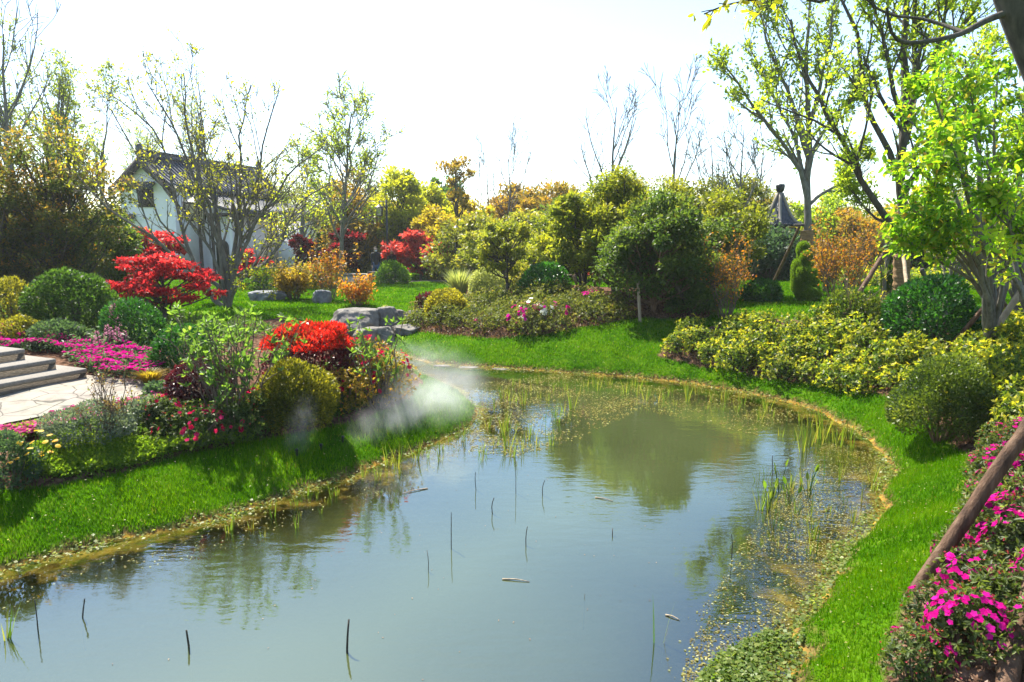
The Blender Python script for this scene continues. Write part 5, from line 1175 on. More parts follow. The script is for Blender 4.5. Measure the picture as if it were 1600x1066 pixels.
# ------------------------------------------------------------------ solid bodies from capsules (figures)
def capsule_body(name, caps, voxel, mat, smooth_it=4):
    bm = bmesh.new()
    for (a, b, ra_, rb) in caps:
        a = Vector(a); b = Vector(b); n = max(2, int((b - a).length / (min(ra_, rb) * .35)) + 1); n = min(n, 24)
        for i in range(n):
            f = i / (n - 1); bmesh.ops.create_icosphere(bm, subdivisions=2, radius=ra_ + (rb - ra_) * f, matrix=Matrix.Translation(a.lerp(b, f)))
    me = bpy.data.meshes.new(name + '_raw'); bm.to_mesh(me); bm.free(); o = bpy.data.objects.new('tmp', me); COL.objects.link(o)
    r = o.modifiers.new('r', 'REMESH'); r.mode = 'VOXEL'; r.voxel_size = voxel
    sm = o.modifiers.new('s', 'SMOOTH'); sm.iterations = smooth_it; sm.factor = .5
    dg = bpy.context.evaluated_depsgraph_get(); out = bpy.data.meshes.new_from_object(o.evaluated_get(dg)); out.name = name
    bpy.data.objects.remove(o); bpy.data.meshes.remove(me)
    out.polygons.foreach_set('use_smooth', np.ones(len(out.polygons), bool)); out.materials.clear(); out.materials.append(mat); return out
# topiary figure: kneeling person covered in clipped turf, facing +X, about 1.7 m
def topiary_mesh():
    c = [((0, 0, .98), (0.02, 0, 1.12), .2, .2), ((0.02, 0, 1.30), (.06, 0, 1.62), .12, .15), ((.06, 0, 1.58), (.07, 0, 1.66), .2, .19),
         ((0, 0, .5), (0, 0, 1.0), .26, .27), ((.02, 0, .3), (0, 0, .5), .27, .26), ((-.02, -.18, 1.12), (.12, -.3, .86), .12, .11), ((.12, -.3, .86), (.42, -.22, .74), .11, .075), ((-.02, .18, 1.12), (.16, .3, .98), .12, .11), ((.16, .3, .98), (.5, .16, 1.1), .1, .07),
         ((.02, -.14, .3), (.48, -.17, .24), .2, .15), ((.02, .14, .3), (.48, .17, .3), .2, .15), ((.46, -.17, .2), (.1, -.2, .08), .13, .1), ((.48, .17, .28), (.46, .18, .05), .13, .12), ((.46, .18, .06), (.62, .18, .05), .1, .08), ((0, 0, .95), (0, 0, 1.05), .24, .25)]
    return capsule_body('turf_body', c, .03, M['topiary'], 6)
TB = topiary_mesh()
def turf_blades(me, dens, ln, seed):
    g = np.random.default_rng(seed); n = len(me.polygons); c = np.empty(n * 3, np.float32); me.polygons.foreach_get('center', c); nn = np.empty(n * 3, np.float32); me.polygons.foreach_get('normal', nn)
    c = c.reshape(-1, 3); nn = nn.reshape(-1, 3); i = np.repeat(np.arange(n), dens); N = len(i)
    P = c[i] + g.normal(0, .012, (N, 3)); ax = unit(nn[i] + g.normal(size=(N, 3)) * .45)
    return leaf_mesh('turf', P, ax, g.normal(size=(N, 3)), ln * g.uniform(.6, 1.3, N), .014, g.normal(.5, .2, N), M['topiary'])
TT = turf_blades(TB, 5, .055, 3)
for (px, pyb, top, rz, dy, lb) in ((1253, 470, 392, 0, 0, 'turf-covered kneeling figure with one arm bent forward, beside the orange shrub'), (1270, 464, 378, .1, .9, 'second turf-covered kneeling figure half hidden behind the first'), (1388, 470, 388, .15, 0, 'turf-covered kneeling figure seen left of the wrapped trunk'), (1508, 466, 400, 2.6, .5, 'turf-covered figure behind the grey stems on the right')):
    p = gp(px, pyb); p[1] += dy; p[2] = float(H(p[0], p[1])); k = (at(800, top, p[1])[2] - p[2]) / 1.85
    t = thing('topiary_figure', p, lb, 'topiary', 'turf-covered figures on the far lawn', rz); t.scale = (k, k, k)
    link('body', TB, t); link('turf', TT, t)

# ------------------------------------------------------------------ people on the path
def person(px, Y, hpx, label, rz, jacket, trousers, skin, hairc, mask=None, step=.22):
    p = spot(px, Y); k = hpx / 1.7; t = thing('person', p, label, 'person', None, rz); t.scale = (k, k, k)
    sk = plain('skin' + jacket[0], skin, .6); B = []
    L = lambda *a: B.append(a)
    L((0, 0, .92), (0, 0, 1.36), .12, .13); L((0, 0, 1.36), (0, 0, 1.5), .06, .055); L((0, .01, 1.55), (0, 0, 1.62), .085, .092); L((0, -.075, 1.565), (0, -.1, 1.55), .02, .014)
    for s_ in (-1, 1):
        L((s_ * .085, .012, 1.57), (s_ * .092, .02, 1.6), .018, .018)
        f = s_ * step; L((s_ * .09, 0, .9), (s_ * .1, -f * .5, .48), .085, .06); L((s_ * .1, -f * .5, .48), (s_ * .1, -f, .09), .058, .042); L((s_ * .1, -f + .03, .05), (s_ * .1, -f - .16, .035), .045, .035)
        h_ = (s_ * .25, f * .5 - .06, .82); L((s_ * .18, 0, 1.38), (s_ * .235, f * .25, 1.1), .055, .045); L((s_ * .235, f * .25, 1.1), h_, .042, .03)
        L(h_, (h_[0], h_[1] - .02, .74), .034, .036)
        for j in range(4): L((h_[0] + (j - 1.5) * .004, h_[1] - .045 + j * .02, .72), (h_[0] - s_ * .012, h_[1] - .05 + j * .02, .655 + abs(j - 1.4) * .008), .009, .007)
        L((h_[0], h_[1] - .05, .765), (h_[0] - s_ * .02, h_[1] - .085, .71), .01, .008)
    link('body', capsule_body('body', B, .011, sk, 2), t)
    J = [((0, 0, .9), (0, 0, 1.36), .15, .158), ((-.12, 0, 1.38), (.12, 0, 1.38), .09, .09)]; T_ = [((0, 0, .86), (0, 0, .98), .14, .135)]
    for s_ in (-1, 1):
        f = s_ * step; J += [((s_ * .18, 0, 1.38), (s_ * .235, f * .25, 1.1), .075, .062), ((s_ * .235, f * .25, 1.1), (s_ * .25, f * .5 - .055, .85), .06, .046)]
        T_ += [((s_ * .09, 0, .9), (s_ * .1, -f * .5, .48), .105, .078), ((s_ * .1, -f * .5, .48), (s_ * .1, -f, .12), .076, .062)]
    link('jacket', capsule_body('jacket', J, .018, plain('jacket' + jacket[0], jacket[1], .8), 3), t)
    link('trousers', capsule_body('trousers', T_, .018, plain('trousers' + jacket[0], trousers, .85), 3), t)
    link('hair', capsule_body('hair', [((0, .035, 1.61), (0, .02, 1.665), .09, .082), ((-.03, .03, 1.62), (.03, .03, 1.62), .085, .085)], .012, plain('hair' + jacket[0], hairc, .6), 2), t)
    if mask: link('face_mask', capsule_body('face_mask', [((-.03, -.07, 1.545), (.03, -.07, 1.545), .035, .035)], .01, plain('mask', (.7, .72, .75), .8), 2), t)
    for s_ in (-1, 1): MB().box((s_ * .032, -.088, 1.605), (.022, .012, .012)).build('eye', M['iron'], t)
    f = step
    for s_ in (-1, 1): link('shoe', capsule_body('shoe', [((s_ * .1, -s_ * f + .04, .045), (s_ * .1, -s_ * f - .16, .04), .055, .045)], .014, M['iron'], 2), t)
person(586, 35, 1.72, 'masked person in dark jacket and blue jeans walking on the path', .5, ('a', (.02, .02, .025)), (.05, .09, .18), (.5, .33, .25), (.02, .016, .014), True)
person(611, 35.6, 1.62, 'person in black mostly hidden behind the wide pinkish maple', .4, ('b', (.012, .012, .013)), (.014, .014, .016), (.45, .3, .22), (.015, .012, .01), None, .12)

# ------------------------------------------------------------------ lamps
def lantern(root, c, w, h):
    """square Chinese lantern: frame, panes, cap; c is the centre of the box in root space"""
    c = np.array(c); fr_ = MB(); b = w * .08
    for i in (-1, 1):
        for j in (-1, 1): fr_.tube(np.array([[i * w * .42, j * w * .42, -h / 2], [i * w * .5, j * w * .5, h / 2]]) + c, b * .6, 6)
    for z_, ww in ((-h / 2, .9), (h / 2, 1.06)): fr_.box(c + [0, 0, z_], (w * ww, w * ww, b * 1.4), 0, b * .3)
    for i in (-1, 1):
        for f in (-.16, .16):
            fr_.tube(np.array([[f * w, i * w * .45, -h * .32], [f * w * 1.2, i * w * .475, h * .32]]) + c, b * .3, 5); fr_.tube(np.array([[i * w * .45, f * w, -h * .32], [i * w * .475, f * w * 1.2, h * .32]]) + c, b * .3, 5)
    fr_.build('lantern_frame', M['iron'], root)
    z0, z1 = -h / 2 + b, h / 2 - b
    gl = MB().lathe([(w * .57, z0), (w * .66, z1)], 4, c); gl.V[-1] = (np.array(gl.V[-1]) - c) @ np.array([[cos(pi / 4), sin(pi / 4), 0], [-sin(pi / 4), cos(pi / 4), 0], [0, 0, 1]]) * [.98, .98, 1] + c
    gl.build('pane', M['lantern_glass'], root)
    MB().lathe([(w * .85, h / 2), (w * .8, h / 2 + h * .05), (w * .45, h / 2 + h * .18), (w * .14, h / 2 + h * .34), (w * .1, h / 2 + h * .42), (.001, h / 2 + h * .44)], 4, c).build('lantern_cap', M['iron'], root)
def arm_lamp(label, px, pyb, top, lx, ly0, ly1, Y, wpx):
    p = spot(px, Y); s = mpp(p); h = at(px, top, Y)[2] - p[2]; t = thing('lamp_post', p, label, 'lamp post', 'lantern lamp posts')
    r = 3.4 * s / 2 if wpx < 14 else 5 * s / 2
    MB().tube([[0, 0, -.05], [0, 0, h * .5], [0, 0, h]], [r * 1.2, r, r], 10).lathe([(r * 2.2, 0), (r * 2.2, .12), (r * 1.5, .18), (r * 1.5, .4), (r, .45)], 10).build('post', M['iron'], t)
    ax = (lx - px) * s; zl1 = at(px, ly0, Y)[2] - p[2]; zl0 = at(px, ly1, Y)[2] - p[2]
    MB().tube([[ax * -.12, 0, h - .12], [ax * .6, 0, h - .12], [ax * 1.08, 0, h - .1]], r * .6, 8).tube([[0, 0, h - .5], [ax * .35, 0, h - .32], [ax * .5, 0, h - .13]], r * .45, 8).tube([[ax, 0, h - .12], [ax, 0, zl1]], r * .3, 6).build('arm', M['iron'], t)
    lantern(t, (ax, 0, (zl0 + zl1) / 2 - (zl1 - zl0) * .1), wpx * s, (zl1 - zl0) * .72)
arm_lamp('dark lamp post with a large hanging lantern in front of the house', 340, 470, 290, 308, 308, 346, 21, 24)
arm_lamp('tall thin lamp post with a hanging lantern beside the yellow trees', 605, 420, 312, 594, 320, 338, 36, 9)
p = spot(713, 34); s = mpp(p); h = at(713, 352, 34)[2] - p[2]
t = thing('lamp_post', p, 'short dark lamp post with a lantern on top, right of the pinkish maple', 'lamp post', 'lantern lamp posts')
MB().tube([[0, 0, -.05], [0, 0, h - .5]], .07, 10).lathe([(.14, 0), (.14, .2), (.09, .28)], 10).build('post', M['iron'], t)
lantern(t, (0, 0, h - .32), .26, .36)

# ------------------------------------------------------------------ stone steps and low wall by the path
sp0, sp1 = gp(0, 622), gp(137, 592); dv = unit((sp1 - sp0)[:2]); nv = np.array([-dv[1], dv[0]]); rz = math.atan2(dv[1], dv[0])
z0 = float(H(sp1[0], sp1[1])) + .0
st = thing('stone_steps', (sp1[0], sp1[1], z0), 'three granite steps with dark rough risers at the left edge of the terrace', 'steps')
def step_part(k, right, run, rise, length=3.4):
    c = -dv * (length / 2 + right) + nv * (run * k + run * .5 + .9)
    zz = rise * (k + 1)
    MB().box((c[0], c[1], zz - .03), (length, run + 1.8, .06), rz, .008).build('tread', M['granite'], st)
    c2 = c + nv * .004
    MB().box((c2[0], c2[1], zz / 2 - .05 - .031), (length - .012, run + 1.785, zz - .062 + .1), rz).build('riser', M['granite_dark'], st)
for k in range(3): step_part(k, .19 * k, .33, .14)
w0, w1 = spot(534, 33.6), spot(603, 33.2)
wt = thing('low_wall', (*w0[:2], float(H(*w0[:2]))), 'low pale stone wall with a square end post beside the path', 'wall'); dw = w1 - w0; L = np.hypot(*dw[:2]); a = math.atan2(dw[1], dw[0])
MB().box((dw[0] / 2, dw[1] / 2, .42), (L, .4, .12), a, .02).build('coping', M['granite'], wt)
MB().box((dw[0] / 2, dw[1] / 2, .15), (L * .98, .28, .42), a).build('wall_body', M['plaster_dim'], wt)
MB().box((dw[0] * .72, dw[1] * .72 - .35, .25), (.45, .4, .7), a, .03).build('end_post', M['granite_dark'], wt)

# ------------------------------------------------------------------ house and pavilion
def tile_mat():
    m, n, l, b = nt('roof_tile')
    tc = n.new('ShaderNodeTexCoord'); nz = n.new('ShaderNodeTexNoise'); nz.inputs['Scale'].default_value = 6; l.new(tc.outputs['Object'], nz.inputs[0])
    r = ramp(n, [(.3, (.022, .026, .034)), (.7, (.065, .072, .09))]); l.new(nz.outputs['Fac'], r.inputs[0]); l.new(r.outputs[0], b.inputs['Base Color']); b.inputs['Roughness'].default_value = .55
    return m
M['tile'] = tile_mat()
def tiled_slope(mb, a, b, c, d, pitch=.34, r=.1, sag=.0):
    """a-b ridge line, d-c eave line; round tile rows run from ridge to eave over a slab"""
    a, b, c, d = (np.array(v, float) for v in (a, b, c, d)); L = np.linalg.norm(b - a); n = max(2, int(L / pitch)); K = 7
    u = np.linspace(0, 1, K)[:, None]
    nrm = unit(np.cross(b - a, d - a)); nrm = nrm if nrm[2] > 0 else -nrm
    def row(f):
        p, q = a + (b - a) * f, d + (c - d) * f; P = p + (q - p) * u; P[:, 2] -= sag * np.sin(u[:, 0] * pi); return P
    for i in range(n + 1):
        P = row(i / n) + nrm * .03
        R_ = np.tile([r, r * .88], K)[:K]; mb.tube(P, R_, 6)
    A = np.array([row(0), row(1)]); V = np.concatenate([A[0], A[1], A[0] - nrm * .12, A[1] - nrm * .12]); i = np.arange(K - 1)
    q = np.concatenate([np.stack([i, i + 1, K + i + 1, K + i], 1), np.stack([2 * K + i, 3 * K + i, 3 * K + i + 1, 2 * K + i + 1], 1), np.stack([i, 2 * K + i, 2 * K + i + 1, i + 1], 1), np.stack([K + i, K + i + 1, 3 * K + i + 1, 3 * K + i], 1),
                        [[K - 1, 3 * K - 1, 4 * K - 1, 2 * K - 1], [0, K, 3 * K, 2 * K]]]); mb.add(V, q)
def prism(mb, prof, y0, y1):
    """extrude an (x,z) outline along y"""
    n = len(prof); P0 = np.array([[x, y0, z] for x, z in prof]); P1 = np.array([[x, y1, z] for x, z in prof])
    i = np.arange(n); q = np.stack([i, (i + 1) % n, n + (i + 1) % n, n + i], 1); mb.add(np.concatenate([P0, P1]), q)
    t = np.array([[0, k, k + 1] for k in range(1, n - 1)]); mb.add(P0, None, t[:, ::-1]); mb.add(P1, None, t)
def house():
    p = spot(234, 42); t = thing('garden_house', p, 'white walled house with dark tiled gable roof behind the bare branching tree', 'house', None, R(-15))
    W2, L, ze, zr = 1.95, 11.0, at(234, 288, 42)[2] - p[2], at(234, 246, 42)[2] - p[2]
    mb = MB(); prism(mb, [(-W2, -.3), (W2, -.3), (W2, ze), (0, zr - .25), (-W2, ze)], 0, L); mb.build('wall', M['plaster'], t)
    rf = MB(); ov = .42; sl = (zr - ze) / W2
    for s in (-1, 1):
        tiled_slope(rf, (0, -.35, zr), (0, L + .35, zr), (s * (W2 + ov), L + .35, ze - sl * ov + .06), (s * (W2 + ov), -.35, ze - sl * ov + .06), sag=.1)
    roof = rf.build('roof', M['tile'], t)
    rd = MB(); rd.box((0, L / 2, zr + .16), (.3, L + .5, .2)); rd.box((0, L / 2, zr + .31), (.2, L + .6, .1)); rd.box((0, L / 2, zr + .42), (.34, L + .7, .08))
    for e in (-.3, L + .3): rd.box((0, e, zr + .5), (.3, .35, .55), 0, .05)
    rd.build('roof_ridge', M['tile'], roof)
    for s in (-1, 1):
        b = MB(); V = []
        for (x, z) in ((0, zr - .02), (s * (W2 + ov), ze - sl * ov - .02)):
            for y in (-.46, -.26):
                for dz in (.06, -.5): V.append((x, y, z + dz))
        V = np.array(V, float); q = [[0, 1, 5, 4], [2, 6, 7, 3], [0, 4, 6, 2], [1, 3, 7, 5], [0, 2, 3, 1], [4, 5, 7, 6]]; b.add(V, np.array(q)); b.build('rake_board', M['dark_wood'], roof)
    # gable window with its own little tiled hood
    wz = at(232, 300, 42)[2] - p[2]
    win = MB().box((-.05, -.03, wz - .35), (1.1, .12, 1.1)).build('window', M['dark_wood'], t)
    hd = MB(); tiled_slope(hd, (-.75, -.06, wz + .55), (.7, -.06, wz + .55), (.8, -.62, wz + .22), (-.85, -.62, wz + .22), .16, .05); hd.build('window_hood', M['tile'], win)
    sl_ = MB()
    for k in range(5): sl_.box((-.05 + (k - 2) * .2, -.11, wz - .35), (.035, .03, 1.0))
    sl_.build('window_bars', M['dark_wood'], win)
    hd2 = MB(); tiled_slope(hd2, (-1.95, -.06, wz - 1.35), (-.9, -.06, wz - 1.35), (-.85, -.5, wz - 1.65), (-2.05, -.5, wz - 1.65), .16, .05); hd2.build('door_hood', M['tile'], t)
    MB().box((1.15, -.03, .95), (1.0, .1, 2.0)).build('door', M['dark_wood'], t)
    # porch wing along the right side with a low tiled roof
    x1 = W2 + 2.7; zp1 = ze - .35; zp0 = zp1 - 1.25; y0, y1 = 1.6, L
    pw = MB(); prism(pw, [(W2 + .02, -.3), (x1 - .5, -.3), (x1 - .5, zp0 + .25), (W2 + .02, zp1 - .22)], y0 + .5, y1); pw.build('porch_wall', M['plaster'], t)
    pr = MB(); tiled_slope(pr, (W2 - .1, y0 - .3, zp1), (W2 - .1, y1 + .2, zp1), (x1 + .35, y1 + .2, zp0), (x1 + .35, y0 - .3, zp0), sag=.12); porch = pr.build('porch_roof', M['tile'], t)
    MB().box((x1 + .3, (y0 + y1) / 2, zp0 - .16), (.12, y1 - y0 + .4, .26)).box(((W2 + x1) / 2, y0 - .22, zp0 - .2), (x1 - W2 + .4, .12, .22)).build('eave_beam', M['dark_wood'], porch)
    for i, x in enumerate((W2 + .35, W2 + 1.25, x1 - .1)):
        MB().lathe([(.16, -.2), (.16, .08), (.1, .14), (.095, zp0 - .32), (.13, zp0 - .28)], 12, (x, y0, 0)).build('column', M['dark_wood'] if i < 2 else M['plaster'], t)
        MB().tube([[x, y0, zp0 - .8], [x + .22, y0, zp0 - .45], [x + .45, y0, zp0 - .34]], .05, 6).build('bracket', M['dark_wood'], t)
    dr = MB(); a = np.linspace(0, pi, 12); arch = [(-.45, 0), *[(-.45 * cos(q), 1.75 + .45 * sin(q)) for q in a], (.45, 0)]
    V0 = MB(); prism(V0, [(x + W2 + 1.55, z) for x, z in arch], y0 + .44, y0 + .52); V0.build('arched_doorway', M['dark_wood'], t)
house()
def garden_wall():
    a = at(436, 370, 45); b = at(492, 370, 44); p = np.array([*a[:2], float(H(*a[:2]))]); t = thing('garden_wall', p, 'low white garden wall with dark tiled coping right of the house', 'wall')
    d = (b - a)[:2]; L = np.hypot(*d); rz = math.atan2(d[1], d[0]); top = at(460, 346, 45)[2] - p[2]
    MB().box((d[0] / 2, d[1] / 2, top / 2 - .1), (L, .3, top + .2), rz).build('wall_body', M['plaster'], t)
    cp = MB(); cp.box((d[0] / 2, d[1] / 2, top + .06), (L + .1, .4, .1), rz)
    u = np.array([cos(rz), sin(rz), 0]); v = np.array([-sin(rz), cos(rz), 0]); o = np.array([0, 0, top + .38])
    for s in (-1, 1): tiled_slope(cp, o - u * .08, o + u * (L + .08), o + u * (L + .08) + v * s * .38 + [0, 0, -.26], o - u * .08 + v * s * .38 + [0, 0, -.26], .18, .05)
    cp.build('coping', M['tile'], t)
garden_wall()
def pavilion():
    Y = 30; p = spot(1215, Y); t = thing('garden_pavilion', p, 'small hexagonal pavilion with a pointed dark tiled roof and finial', 'pavilion')
    za = at(1215, 304, Y)[2] - p[2]; ze = at(1215, 356, Y)[2] - p[2]; zt = at(1215, 288, Y)[2] - p[2]; Rr = 1.0
    K = 9; u = np.linspace(0, 1, K); rad = .1 + (Rr - .1) * u; zz = ze + (za - ze) * (1 - u) ** 1.7
    mb = MB()
    for s in range(6):
        a0, a1 = s * pi / 3 + .25, (s + 1) * pi / 3 + .25; c0 = np.array([cos(a0), sin(a0)]); c1 = np.array([cos(a1), sin(a1)])
        P0 = np.column_stack([rad[:, None] * c0, zz + .14 * u ** 4]); P1 = np.column_stack([rad[:, None] * c1, zz + .14 * u ** 4])
        m_ = 9
        for j in range(1, m_):
            f = j / m_; Q = P0 + (P1 - P0) * f; st = max(0, int((K - 1) * (abs(f - .5) * 1.3))); Q = Q[st:] if st < K - 2 else Q[-3:]
            mb.tube(Q, .035, 5)
        V = np.concatenate([P0, P1]); i = np.arange(K - 1); mb.add(V, np.stack([i, i + 1, K + i + 1, K + i], 1)); mb.add(V - [0, 0, .08], np.stack([i, K + i, K + i + 1, i + 1], 1))
    roof = mb.build('roof', M['tile'], t)
    hp = MB()
    for s in range(6):
        a0 = s * pi / 3 + .25; P0 = np.column_stack([rad[:, None] * [cos(a0), sin(a0)], zz + .14 * u ** 4 + .06]); hp.tube(P0, .06, 6)
    hp.build('hip_ridge', M['granite'], roof)
    MB().lathe([(.13, za - .05), (.1, za + .1), (.14, za + .13), (.17, za + .2), (.19, zt - .08), (.17, zt), (.001, zt + .02)], 14).build('finial', M['iron'], roof)
    for s in range(6):
        a0 = s * pi / 3 + .25; MB().lathe([(.1, -.1), (.08, .1), (.075, ze)], 10, (cos(a0) * .72, sin(a0) * .72, 0)).build('column', M['dark_wood'], t)
    MB().lathe([(.8, ze - .12), (.8, ze + .02), (.65, ze + .02), (.65, ze - .12)], 6).build('lintel', M['dark_wood'], t)
pavilion()

# ------------------------------------------------------------------ pond plants
def water_spot(px, py): return on_z(px, py, 0.0)
def stalk(label, pts, rpx, mat='stalk', name='dead_stalk', group='dead stalks standing in the pond', seed=1):
    p = water_spot(*pts[0]); s = mpp(p); g = np.random.default_rng(seed); P = [np.array([0, 0, -.25]), np.zeros(3)]
    for k, (x, y) in enumerate(pts[1:]): w = at(x, y, p[1] + g.uniform(-.04, .04)) - p; P.append(w)
    P, Rr = limb(P, rpx * s * .4, rpx * s * .22, 9)
    o = MB().tube(P, Rr, 6).build(name, M[mat], None, True); o.location = tuple(p); return tag(o, label, 'stalk', group)
stalk('stout split dead stalk standing near the bottom edge of the pond', [(542, 1020), (543, 990), (545, 968)], 6.5)
stalk('short bent dead stalk left of the stout split one', [(295, 1010), (293, 998), (291, 985)], 6, seed=2)
stalk('dark thin stalk by the left water plants', [(59, 985), (57, 960), (54, 938)], 3.2, seed=3)
stalk('leaning dark stalk right of the thin stalk at the left', [(128, 967), (130, 952), (132, 936)], 4, seed=4)
stalk('tall straight black stalk in the middle of the open water', [(705, 858), (705, 830), (705, 801)], 2.6, seed=5)
stalk('curved black stalk right of the tall straight one', [(770, 803), (767, 790), (772, 778)], 3, seed=6)
stalk('slightly curved dark stalk below the reflected trees', [(822, 853), (821, 838), (824, 823)], 3, seed=7)
stalk('thin crooked stalk left of the tall straight one', [(669, 893), (670, 875), (667, 860)], 2.2, seed=8)
stalk('forked pair of thin stalks below the floating weed', [(848, 775), (847, 762), (851, 751)], 2.4, seed=9)
stalk('thin stalk beside the weed bed at the upper middle', [(744, 766), (742, 750), (743, 738)], 2.2, seed=10)
stalk('tall hair-thin stalk right of the weed bed', [(806, 770), (806, 745), (805, 722)], 1.8, seed=11)
stalk('short stub at the tip of the reflected tree', [(957, 838), (957, 832), (957, 826)], 3, seed=12)
stalk('thin dark stalk in front of the right bank reeds', [(1208, 740), (1207, 726), (1207, 712)], 2.4, seed=13)
stalk('thin stalk leaning over the reflected props', [(1143, 872), (1145, 850), (1143, 835)], 2, seed=14)
stalk('faint stub far out in the open water', [(913, 936), (914, 932), (914, 928)], 2.2, seed=15)
# floating dead reed pieces
for i, (x, y, dx, dy, lb) in enumerate(((785, 906, 42, 4, 'pale dead reed blade floating in the open water'), (668, 764, -40, 8, 'dead reed blade floating under the misted lawn'), (930, 778, 28, 6, 'pale reed scrap floating on the reflected tree'), (1040, 962, 22, 8, 'pale reed blade floating by the green reed stems'))):
    a = water_spot(x, y); b = water_spot(x + dx, y + dy); P, Rr = limb([np.array([0, 0, .004]), (b - a) * .5 + [0, .01, .012], b - a + [0, 0, .004]], .008, .003, 7)
    o = MB().tube(P, Rr, 5).build('floating_reed', M['pole_pale'], None, True); o.location = tuple(a); tag(o, lb, 'reed', 'floating reed scraps')
# emergent reed tufts, individuals in groups
def reed_proto(seed, n, h, wd, lean, leafy=False):
    g = np.random.default_rng(seed); a = g.uniform(0, 6.28, n); t = np.linspace(0, 1, 4); hh = h * g.uniform(.5, 1.05, n); e = lean * h * g.uniform(.1, 1, n); r0 = .03 * g.random(n)
    X = (r0[:, None] + e[:, None] * t ** 1.7) * np.cos(a)[:, None]; Y = (r0[:, None] + e[:, None] * t ** 1.7) * np.sin(a)[:, None]; Z = hh[:, None] * t - .12 * (1 - t)
    C = np.stack([X, Y, Z], -1); b = g.uniform(0, 6.28, n); S = np.stack([-np.sin(b), np.cos(b), b * 0], 1)[:, None, :] * (wd * np.array([.7, 1, .7, .05]))[None, :, None]
    V = np.stack([C - S, C + S], 2); idx = np.arange(n * 8).reshape(n, 4, 2); q = np.stack([idx[:, :-1, 0], idx[:, :-1, 1], idx[:, 1:, 1], idx[:, 1:, 0]], -1).reshape(-1, 4)
    return mesh('reed_tuft', V.reshape(-1, 3), [q], [M['reed']], {'tint': ('FACE', np.repeat(g.normal(.45, .25, n).clip(0, 1), 3))})
RP = [reed_proto(1, 5, .22, .0045, .3), reed_proto(2, 9, .3, .005, .35), reed_proto(3, 4, .16, .006, .4), reed_proto(4, 3, .36, .004, .2)]
def reeds(label, group, poly, n, seed, smin=.6, smax=1.2, protos=(0, 1, 2, 3)):
    g = np.random.default_rng(seed); poly = np.array([on_z(x, y)[:2] for x, y in poly]); lo, hi = poly.min(0), poly.max(0); C = g.uniform(lo, hi, (n * 30, 2)); C = C[inside(C, poly) & (H(C[:, 0], C[:, 1]) < -.01)][:n]
    for i, c in enumerate(C):
        o = bpy.data.objects.new('reed_tuft', RP[protos[i % len(protos)]]); COL.objects.link(o); k = g.uniform(smin, smax); o.location = (c[0], c[1], 0); o.rotation_euler.z = g.uniform(0, 6.28); o.scale = (k, k, k); tag(o, label, 'reeds', group)
reeds('tuft of thin green reeds among the weed below the mist', 'reed tufts in the weed below the mist', [(715, 700), (760, 610), (850, 590), (900, 640), (880, 700), (800, 720), (740, 730)], 60, 71, .6, 1.3)
reeds('tuft of thin reeds along the water edge of the far bank', 'reed tufts along the far bank', [(860, 600), (1000, 600), (1150, 622), (1240, 645), (1230, 665), (1100, 640), (950, 620), (860, 615)], 60, 72, .6, 1.3)
reeds('tuft of green reeds in the brown shallows of the right bank', 'reed tufts in the right shallows', [(1240, 650), (1330, 680), (1370, 720), (1375, 790), (1290, 900), (1190, 860), (1180, 740)], 60, 73, .5, 1.2)
reeds('taller arching reed tuft at the bend of the right bank', 'tall reed tufts at the bend', [(1270, 660), (1330, 680), (1340, 720), (1260, 720), (1230, 690)], 10, 74, .9, 1.6, (1, 1, 3))
reeds('small bright green sprout in the left shallows under the lawn', 'sprouts in the left shallows', [(330, 815), (480, 772), (530, 770), (500, 815), (420, 840), (340, 835)], 24, 75, .4, .9, (2, 0))
reeds('green sprout along the edge of the misted lawn tip', 'sprouts at the lawn tip', [(560, 742), (640, 712), (715, 685), (740, 700), (660, 735), (580, 755)], 22, 76, .5, 1.1, (0, 2, 1))
o = link('reed_tuft', RP[1], None, tuple(water_spot(8, 1000))); o.scale = (1.0, 1.0, .85); tag(o, 'thick green reed tuft at the left edge of the pond', 'reeds')
for i, (x, y, k, lb) in enumerate(((1030, 1005, 1.2, 'group of tall thin reeds standing near the bottom middle right'), (1165, 1010, .8, 'thin reeds rising from the creeping water plants at the bottom'))):
    o = link('reed_tuft', RP[3], None, tuple(water_spot(x, y))); o.scale = (k, k, k); o.rotation_euler.z = i; tag(o, lb, 'reeds')
# arrow-leaved plants in the right shallows
for i, (x, y, lb) in enumerate(((1200, 800, 'arrow-leaved water plant left of the others in the right shallows'), (1236, 790, 'tall arrow-leaved water plant in the middle of the right shallows'), (1262, 780, 'arrow-leaved water plant nearest the right bank'), (1218, 770, 'small arrow-leaved water plant behind the others'))):
    p = water_spot(x, y); g = np.random.default_rng(80 + i); t = thing('water_plant', p, lb, 'water plant', 'arrow-leaved water plants'); n = 5; a = g.uniform(0, 6.28, n); hh = g.uniform(.12, .3, n)
    S = np.stack([np.zeros((n, 3)) - [0, 0, .1], np.stack([np.cos(a) * .03, np.sin(a) * .03, hh * .5], 1), np.stack([np.cos(a) * .06, np.sin(a) * .06, hh], 1)], 1); V, q = tubes_geo(S, np.full((n, 3), .003), 5)
    link('stem', mesh('stem', V, [q], [M['reed']]), t); link('leaf', leaf_mesh('leaf', S[:, 2], np.stack([np.cos(a) * .3, np.sin(a) * .3, np.full(n, .9)], 1), g.normal(size=(n, 3)), np.full(n, .1), .035, g.uniform(.3, .7, n), M['reed'], six=True), t)
